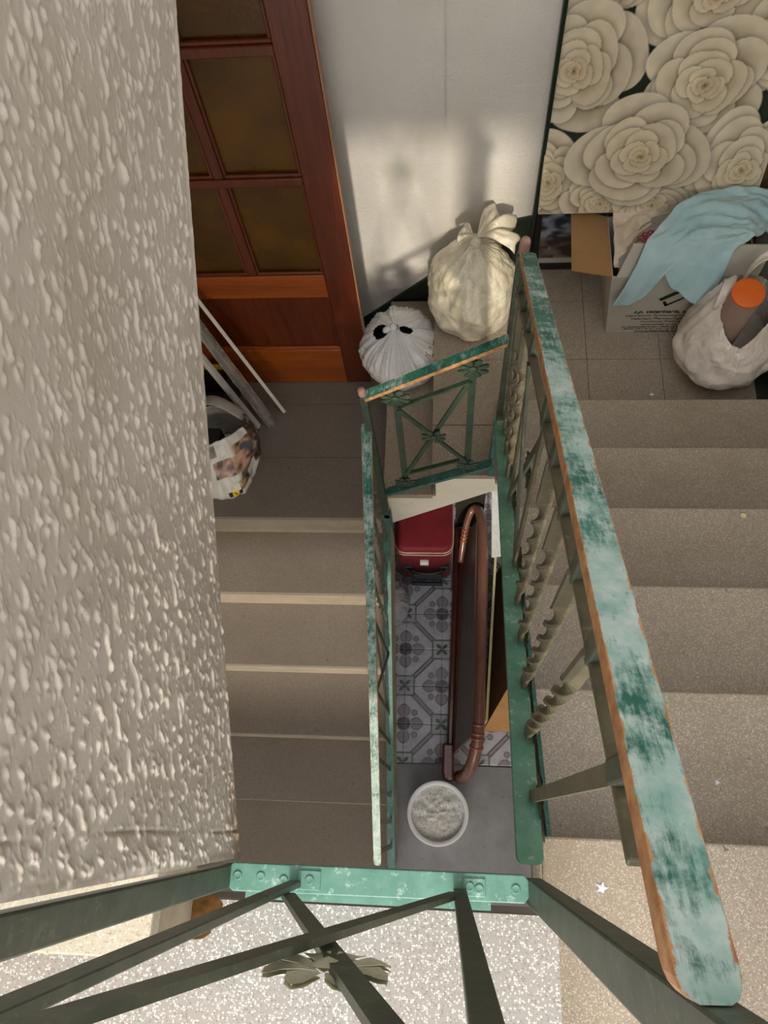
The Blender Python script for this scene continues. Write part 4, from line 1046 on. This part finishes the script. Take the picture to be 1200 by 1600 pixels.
# ------------------------------------------------------------------ things in the well
bu = thing('plaster_bucket', (-0.037, 0.02, 0.0), 'round white tub of dried plaster on the floor at the bottom of the stairwell', 'tub')
MB().lathe([(0.112,0.001),(0.126,0.004),(0.139,0.10),(0.146,0.102),(0.148,0.110),(0.146,0.117),(0.139,0.119),(0.128,0.113),(0.125,0.09),(0.122,0.06)], -0.037, 0.02, 64, cap1=False).build('tub_body', WHITEP, bu, sharp=50)
rr = np.linspace(0, 0.1245, 22); aa = np.linspace(0, 2*math.pi, 61)[:-1]
P = np.array([[(-0.037+r*math.cos(a), 0.02+r*math.sin(a), 0.088 + 0.010*mn.fractal(Vector((r*30*math.cos(a), r*30*math.sin(a), 1)), 0.8, 2.1, 5) + 0.008*(1-(r/0.1245)**2) - 0.012*max(0, -math.sin(a)-0.3)*(r/0.1245)**2) for r in rr] for a in aa])
link('dried_plaster', grid_mesh('dried_plaster', P[:, ::-1], None, True, True), PLASTER, bu)

# red suitcase lying under the short steps
su = thing('suitcase', (-0.11, 1.5, 0.0), 'dark red fabric suitcase with black handle lying beneath the steps', 'suitcase')
def rbox(m, x0, x1, y0, y1, z0, z1, r):
    pl = []
    for cx_, cy_, a0 in ((x1-r,y0+r,-90),(x1-r,y1-r,0),(x0+r,y1-r,90),(x0+r,y0+r,180)):
        for k in range(7): a = math.radians(a0+15*k); pl.append((cx_+r*math.cos(a), cy_+r*math.sin(a)))
    cx_, cy_ = (x0+x1)/2, (y0+y1)/2; n = len(pl); vs = []; e = 0.018
    lv = [(z0, e), (z0+e*0.3, e*0.3), (z0+e, 0), (z1-e, 0), (z1-e*0.3, e*0.3), (z1, e)]
    for z, ins in lv:
        for (x, y) in pl:
            d = math.hypot(x-cx_, y-cy_); vs.append((x-(x-cx_)/d*ins, y-(y-cy_)/d*ins, z))
    fs = [(i*n+k, i*n+(k+1) % n, (i+1)*n+(k+1) % n, (i+1)*n+k) for i in range(5) for k in range(n)] + [tuple(range(n-1,-1,-1)), tuple(5*n+k for k in range(n))]
    m.add(vs, fs); return pl
SX0, SX1, SY0, SY1 = -0.276, 0.028, 1.222, 1.68
m = MB(); pl = rbox(m, SX0, SX1, SY0, SY1, 0.012, 0.300, 0.055); shell = m.build('shell', REDC, su, smooth=True)
for z in (0.246, 0.266):
    MB().tube([(x+(x+0.12)*0.004, y+(y-1.45)*0.006, z) for x, y in pl]+[(pl[0][0]+(pl[0][0]+0.12)*0.004, pl[0][1]+(pl[0][1]-1.45)*0.006, z)], 0.0028, 6).build('piping', PIPING, shell, smooth=True)
MB().tube([(x+(x+0.12)*0.003, y+(y-1.45)*0.004, 0.256) for x, y in pl]+[(pl[0][0], pl[0][1], 0.256)], 0.004, 6).build('zip', BLACK, shell, smooth=True)
MB().tube([(-0.215,1.219,0.132),(-0.19,1.203,0.126),(-0.15,1.193,0.122),(-0.10,1.191,0.120),(-0.06,1.195,0.122),(-0.03,1.205,0.127),(-0.012,1.219,0.133)],[0.009,0.009,0.010,0.011,0.010,0.009,0.009],10).build('handle', BLACK, su, smooth=True)
for x in (-0.212, -0.016): MB().box(x-0.022, x+0.022, 1.212, 1.223, 0.118, 0.148).build('handle_mount', DKGREY, su, bevel=0.003)
m = MB(); m.box(-0.145,-0.100,1.209,1.223,0.168,0.200)
for k in range(3): m.box(-0.141+0.0145*k,-0.133+0.0145*k,1.206,1.210,0.176,0.203)
m.build('combination_lock', WHITEP, su, bevel=0.002)
m = MB(); m.box(-0.185,-0.030,1.203,1.223,0.040,0.085); bpl = m.build('base_plate', DKGREY, su, bevel=0.004)
MB().box(-0.195,-0.025,1.180,1.198,0.014,0.036).build('trolley_grip', flat('blue_black_plastic', (40,46,62), 0.35), su, bevel=0.005)
for x in (-0.155, -0.055): MB().lathe([(0.004,0.085),(0.004,0.0875),(0.0001,0.089)], x, 1.211, 10, cap1=False).build('rivet', WHITEP, bpl, smooth=True)

for o in [o for o in C.objects if o.parent == su or (o.parent and o.parent.parent == su)]:      # the case leans back a little
    for v in o.data.vertices: v.co.y += 0.26*v.co.z - 0.012

# mahogany headboard standing against the goods on the right
hd = thing('headboard', (0.07, 0.85, 0.0), 'dusty mahogany headboard with a rounded top rail, standing on edge in the stairwell', 'headboard')
def lerp3(a, b, t): return tuple(a[i]+(b[i]-a[i])*t for i in range(3))
bN, bF = (0.012, 0.36, 0.0), (0.055, 1.50, 0.0)      # base line
tN, tF = (0.150, 0.40, 0.38), (0.172, 1.46, 0.38)    # top rail line
MB().hexa([(bN[0]-0.012,bN[1]-0.02,0.002),(bN[0]+0.036,bN[1]-0.02,0.002),(bF[0]+0.016,bF[1],0.002),(bF[0]-0.022,bF[1],0.002),
           (bN[0]-0.006,bN[1]-0.02,0.055),(bN[0]+0.040,bN[1]-0.02,0.055),(bF[0]+0.026,bF[1],0.055),(bF[0]-0.016,bF[1],0.055)]).build('base_rail', MAHOG, hd, bevel=0.008)
MB().hexa([(0.024,0.30,0.05),(0.044,0.30,0.05),(0.080,1.46,0.05),(0.060,1.46,0.05),(0.040,0.30,0.12),(0.062,0.30,0.12),(0.094,1.46,0.12),(0.074,1.46,0.12)]).build('moulding', MAHOG, hd, bevel=0.006)
MB().hexa([(0.040,0.30,0.11),(0.052,0.30,0.11),(0.100,1.44,0.11),(0.088,1.44,0.11),(0.118,0.36,0.36),(0.130,0.36,0.36),(0.158,1.42,0.36),(0.146,1.42,0.36)]).build('panel', MAHOGD, hd, bevel=0.002)
pth = [(0.064,0.190,0.06),(0.085,0.192,0.12),(0.104,0.205,0.20),(0.122,0.240,0.28),(0.138,0.30,0.345),(0.147,0.37,0.378),(0.152,0.46,0.388),(0.160,0.70,0.388),(0.168,0.95,0.388),(0.174,1.15,0.388),(0.176,1.28,0.385),(0.174,1.38,0.380),(0.166,1.45,0.372),(0.148,1.495,0.358),(0.122,1.490,0.338),(0.100,1.44,0.308),(0.086,1.38,0.27),(0.076,1.32,0.225),(0.068,1.26,0.18)]
rad = [0.030,0.031,0.031,0.030,0.029,0.027,0.027,0.027,0.027,0.027,0.027,0.026,0.025,0.022,0.019,0.017,0.016,0.016,0.014]
# smooth resample
def resample(p, r, n):
    p = np.array(p); out = []; ro = []
    for s in np.linspace(0, len(p)-1.001, n):
        i = int(s); f = s-i; p0 = p[max(i-1,0)]; p1 = p[i]; p2 = p[i+1]; p3 = p[min(i+2,len(p)-1)]
        out.append(0.5*((2*p1)+(-p0+p2)*f+(2*p0-5*p1+4*p2-p3)*f*f+(-p0+3*p1-3*p2+p3)*f**3)); ro.append(r[i]*(1-f)+r[i+1]*f)
    return out, ro
po, ro = resample(pth, rad, 70)
MB().tube(po, ro, 18).build('top_rail', MAHOGR, hd, smooth=True); trl = LAST[0]
def rings(sel, scale):
    for s in sel:
        i = int(s*69); d = (Vector(po[i+1])-Vector(po[i-1])).normalized(); c = Vector(po[i])
        MB().tube([c-d*0.006, c-d*0.003, c+d*0.003, c+d*0.006],[ro[i]*1.02, ro[i]*scale, ro[i]*scale, ro[i]*1.02],18,caps=False).build('turned_ring', m_ring, trl, smooth=True)
m_ring = m_wood('bright_mahogany', (112,58,36), (140,78,50), (164,98,64), (1,1,1), 0.18)
rings((0.235, 0.262, 0.289, 0.316), 1.14); rings((0.875, 0.89, 0.905, 0.92), 1.22)
MB().prism([(-0.018,0.345),(-0.020,0.205),(-0.010,0.180),(0.012,0.168),(0.040,0.172),(0.040,0.345)][::-1], 0.002, 0.11, lambda a,b,c: (a,b,c)).build('foot_block', MAHOG, hd, bevel=0.012)

fp = thing('dark_board', (0.22, 0.85, 0.0), 'thin dark board with a pale cream edge leaning behind the headboard', 'board')
MB().hexa([(0.186,0.44,0.004),(0.193,0.44,0.004),(0.263,1.36,0.004),(0.256,1.36,0.004),(0.186,0.44,0.298),(0.193,0.44,0.298),(0.250,1.30,0.298),(0.243,1.30,0.298)]).build('board', DARKB, fp)
m = MB(); m.hexa([(0.184,0.435,0.296),(0.196,0.435,0.296),(0.254,1.305,0.296),(0.242,1.305,0.296),(0.184,0.435,0.304),(0.196,0.435,0.304),(0.254,1.305,0.304),(0.242,1.305,0.304)])
m.hexa([(0.160,0.405,0.0),(0.168,0.402,0.0),(0.196,0.436,0.300),(0.186,0.438,0.300),(0.160,0.415,0.0),(0.168,0.412,0.0),(0.196,0.446,0.300),(0.186,0.448,0.300)])
m.build('edge_trim', CREAMT, fp)
MB().tube([(0.178,0.60,0.29),(0.166,0.56,0.31),(0.168,0.52,0.30),(0.182,0.50,0.28)],0.0015,6).build('wire', CREAMT, fp, smooth=True)

tag(MB().hexa([(0.222,1.235,0.33),(0.40,1.24,0.40),(0.40,1.245,0.40),(0.222,1.24,0.33),(0.195,1.62,0.95),(0.37,1.62,0.95),(0.37,1.625,0.95),(0.195,1.625,0.95)]).build('white_board', flat('grey_white_plastic', (176,180,180), 0.5), bevel=0.001),
    'white plastic sheet propped up at the far right of the stairwell', 'board')
tag(MB().box(0.044, 0.19, 1.525, 1.545, 0.0, 1.0).build('shade_board', DARKB, bevel=0.002), 'dark board added at the back under the steps to keep the space there dark', 'board')  # added dark board, hides lit tiles behind it where deep shade belongs
wc = thing('wooden_carton', (0.45, 0.7, 0.0), 'carton beside the headboard foot, its lit front coloured tan and shaded sides brown', 'box')
f8 = [(0.186,0.418,0.001),(0.75,0.418,0.001),(0.75,1.25,0.001),(0.262,1.25,0.001),(0.335,0.66,0.36),(0.80,0.66,0.36),(0.80,1.30,0.36),(0.335,1.30,0.36)]
b = MB(); b.add([f8[0],f8[1],f8[5],f8[4]], [(0,1,2,3)]); b.build('front_panel', flat('lit_tan_front', (196,146,92), 0.6, 0.3, 0.1, 10), wc)  # front face coloured tan for the light falling on it
b = MB(); b.add(f8, [(3,2,1,0),(4,5,6,7),(1,2,6,5),(2,3,7,6),(3,0,4,7)]); b.build('side_panel', KRAFTD, wc)  # other faces browner, their shade put into the colour
b4 = thing('plastic_bag', (-0.30, 1.03, 0.0), 'greyish printed plastic bag on the tiles, half hidden under the left flight', 'bag')
me = bag_mesh('bag_body', -0.325, 1.045, 0.002, [(0,0.02,0),(0.08,0.09,0.003),(0.2,0.115,0.03),(0.45,0.120,0.09),(0.65,0.100,0.14),(0.85,0.055,0.18),(0.95,0.022,0.195),(1,0.010,0.215)], 90, 40, (0.05,0.1), 0.22, 10, 21.3, 0.06)
link('bag_body', me, BAGG, b4)
sg = []
for k in range(4):
    cx_ = -0.285+0.022*k; cy_ = 0.945+0.016*k
    sg.append([(cx_+0.010*math.cos(a), cy_+0.010*math.sin(a), 0.06) for a in np.linspace(0, 2*math.pi, 13)])
sg.append([(-0.32,0.93,0.045),(-0.25,0.95,0.045),(-0.21,1.0,0.045)]); sg.append([(-0.33,0.95,0.085),(-0.26,0.965,0.085),(-0.215,1.01,0.085)])
strokes(me, (-0.325,1.045,0.08), sg, 0.004, 'printed_band', BLACK, b4, 0.002)

# ------------------------------------------------------------------ small litter
def scrap(x, y, z, r, label, mat=WHITEP, spikes=5):
    n = spikes*2; vs = [(x, y, z+0.003)]; fs = []
    for k in range(n):
        a = 2*math.pi*k/n; q = r*(1 if k % 2 == 0 else 0.55)*random.uniform(0.8, 1.15); vs.append((x+q*math.cos(a), y+q*math.sin(a), z+0.0012)); fs.append((0, 1+k, 1+(k+1) % n))
    tag(MB().add(vs, fs).build('paper_scrap', mat), label, 'litter')
scrap(0.246, -0.093, 2.70, 0.009, 'white star-shaped paper scrap on the right stair, left of the handrail end')
scrap(0.717, 1.425, 1.622, 0.010, 'white paper scrap on the right landing near the carrier bag', spikes=4)
scrap(0.50, 0.08, 2.52, 0.006, 'small white paper scrap on the tread just right of the wide handrail', spikes=3)
tag(MB().lathe([(0.0075,2.1605),(0.0075,2.1645),(0.006,2.1655),(0.004,2.1640),(0.0001,2.1640)], 0.757, 0.752, 16, cap1=False).build('bottle_cap', CREAMT, smooth=True), 'tiny pale bottle cap on a middle tread of the right flight', 'cap')
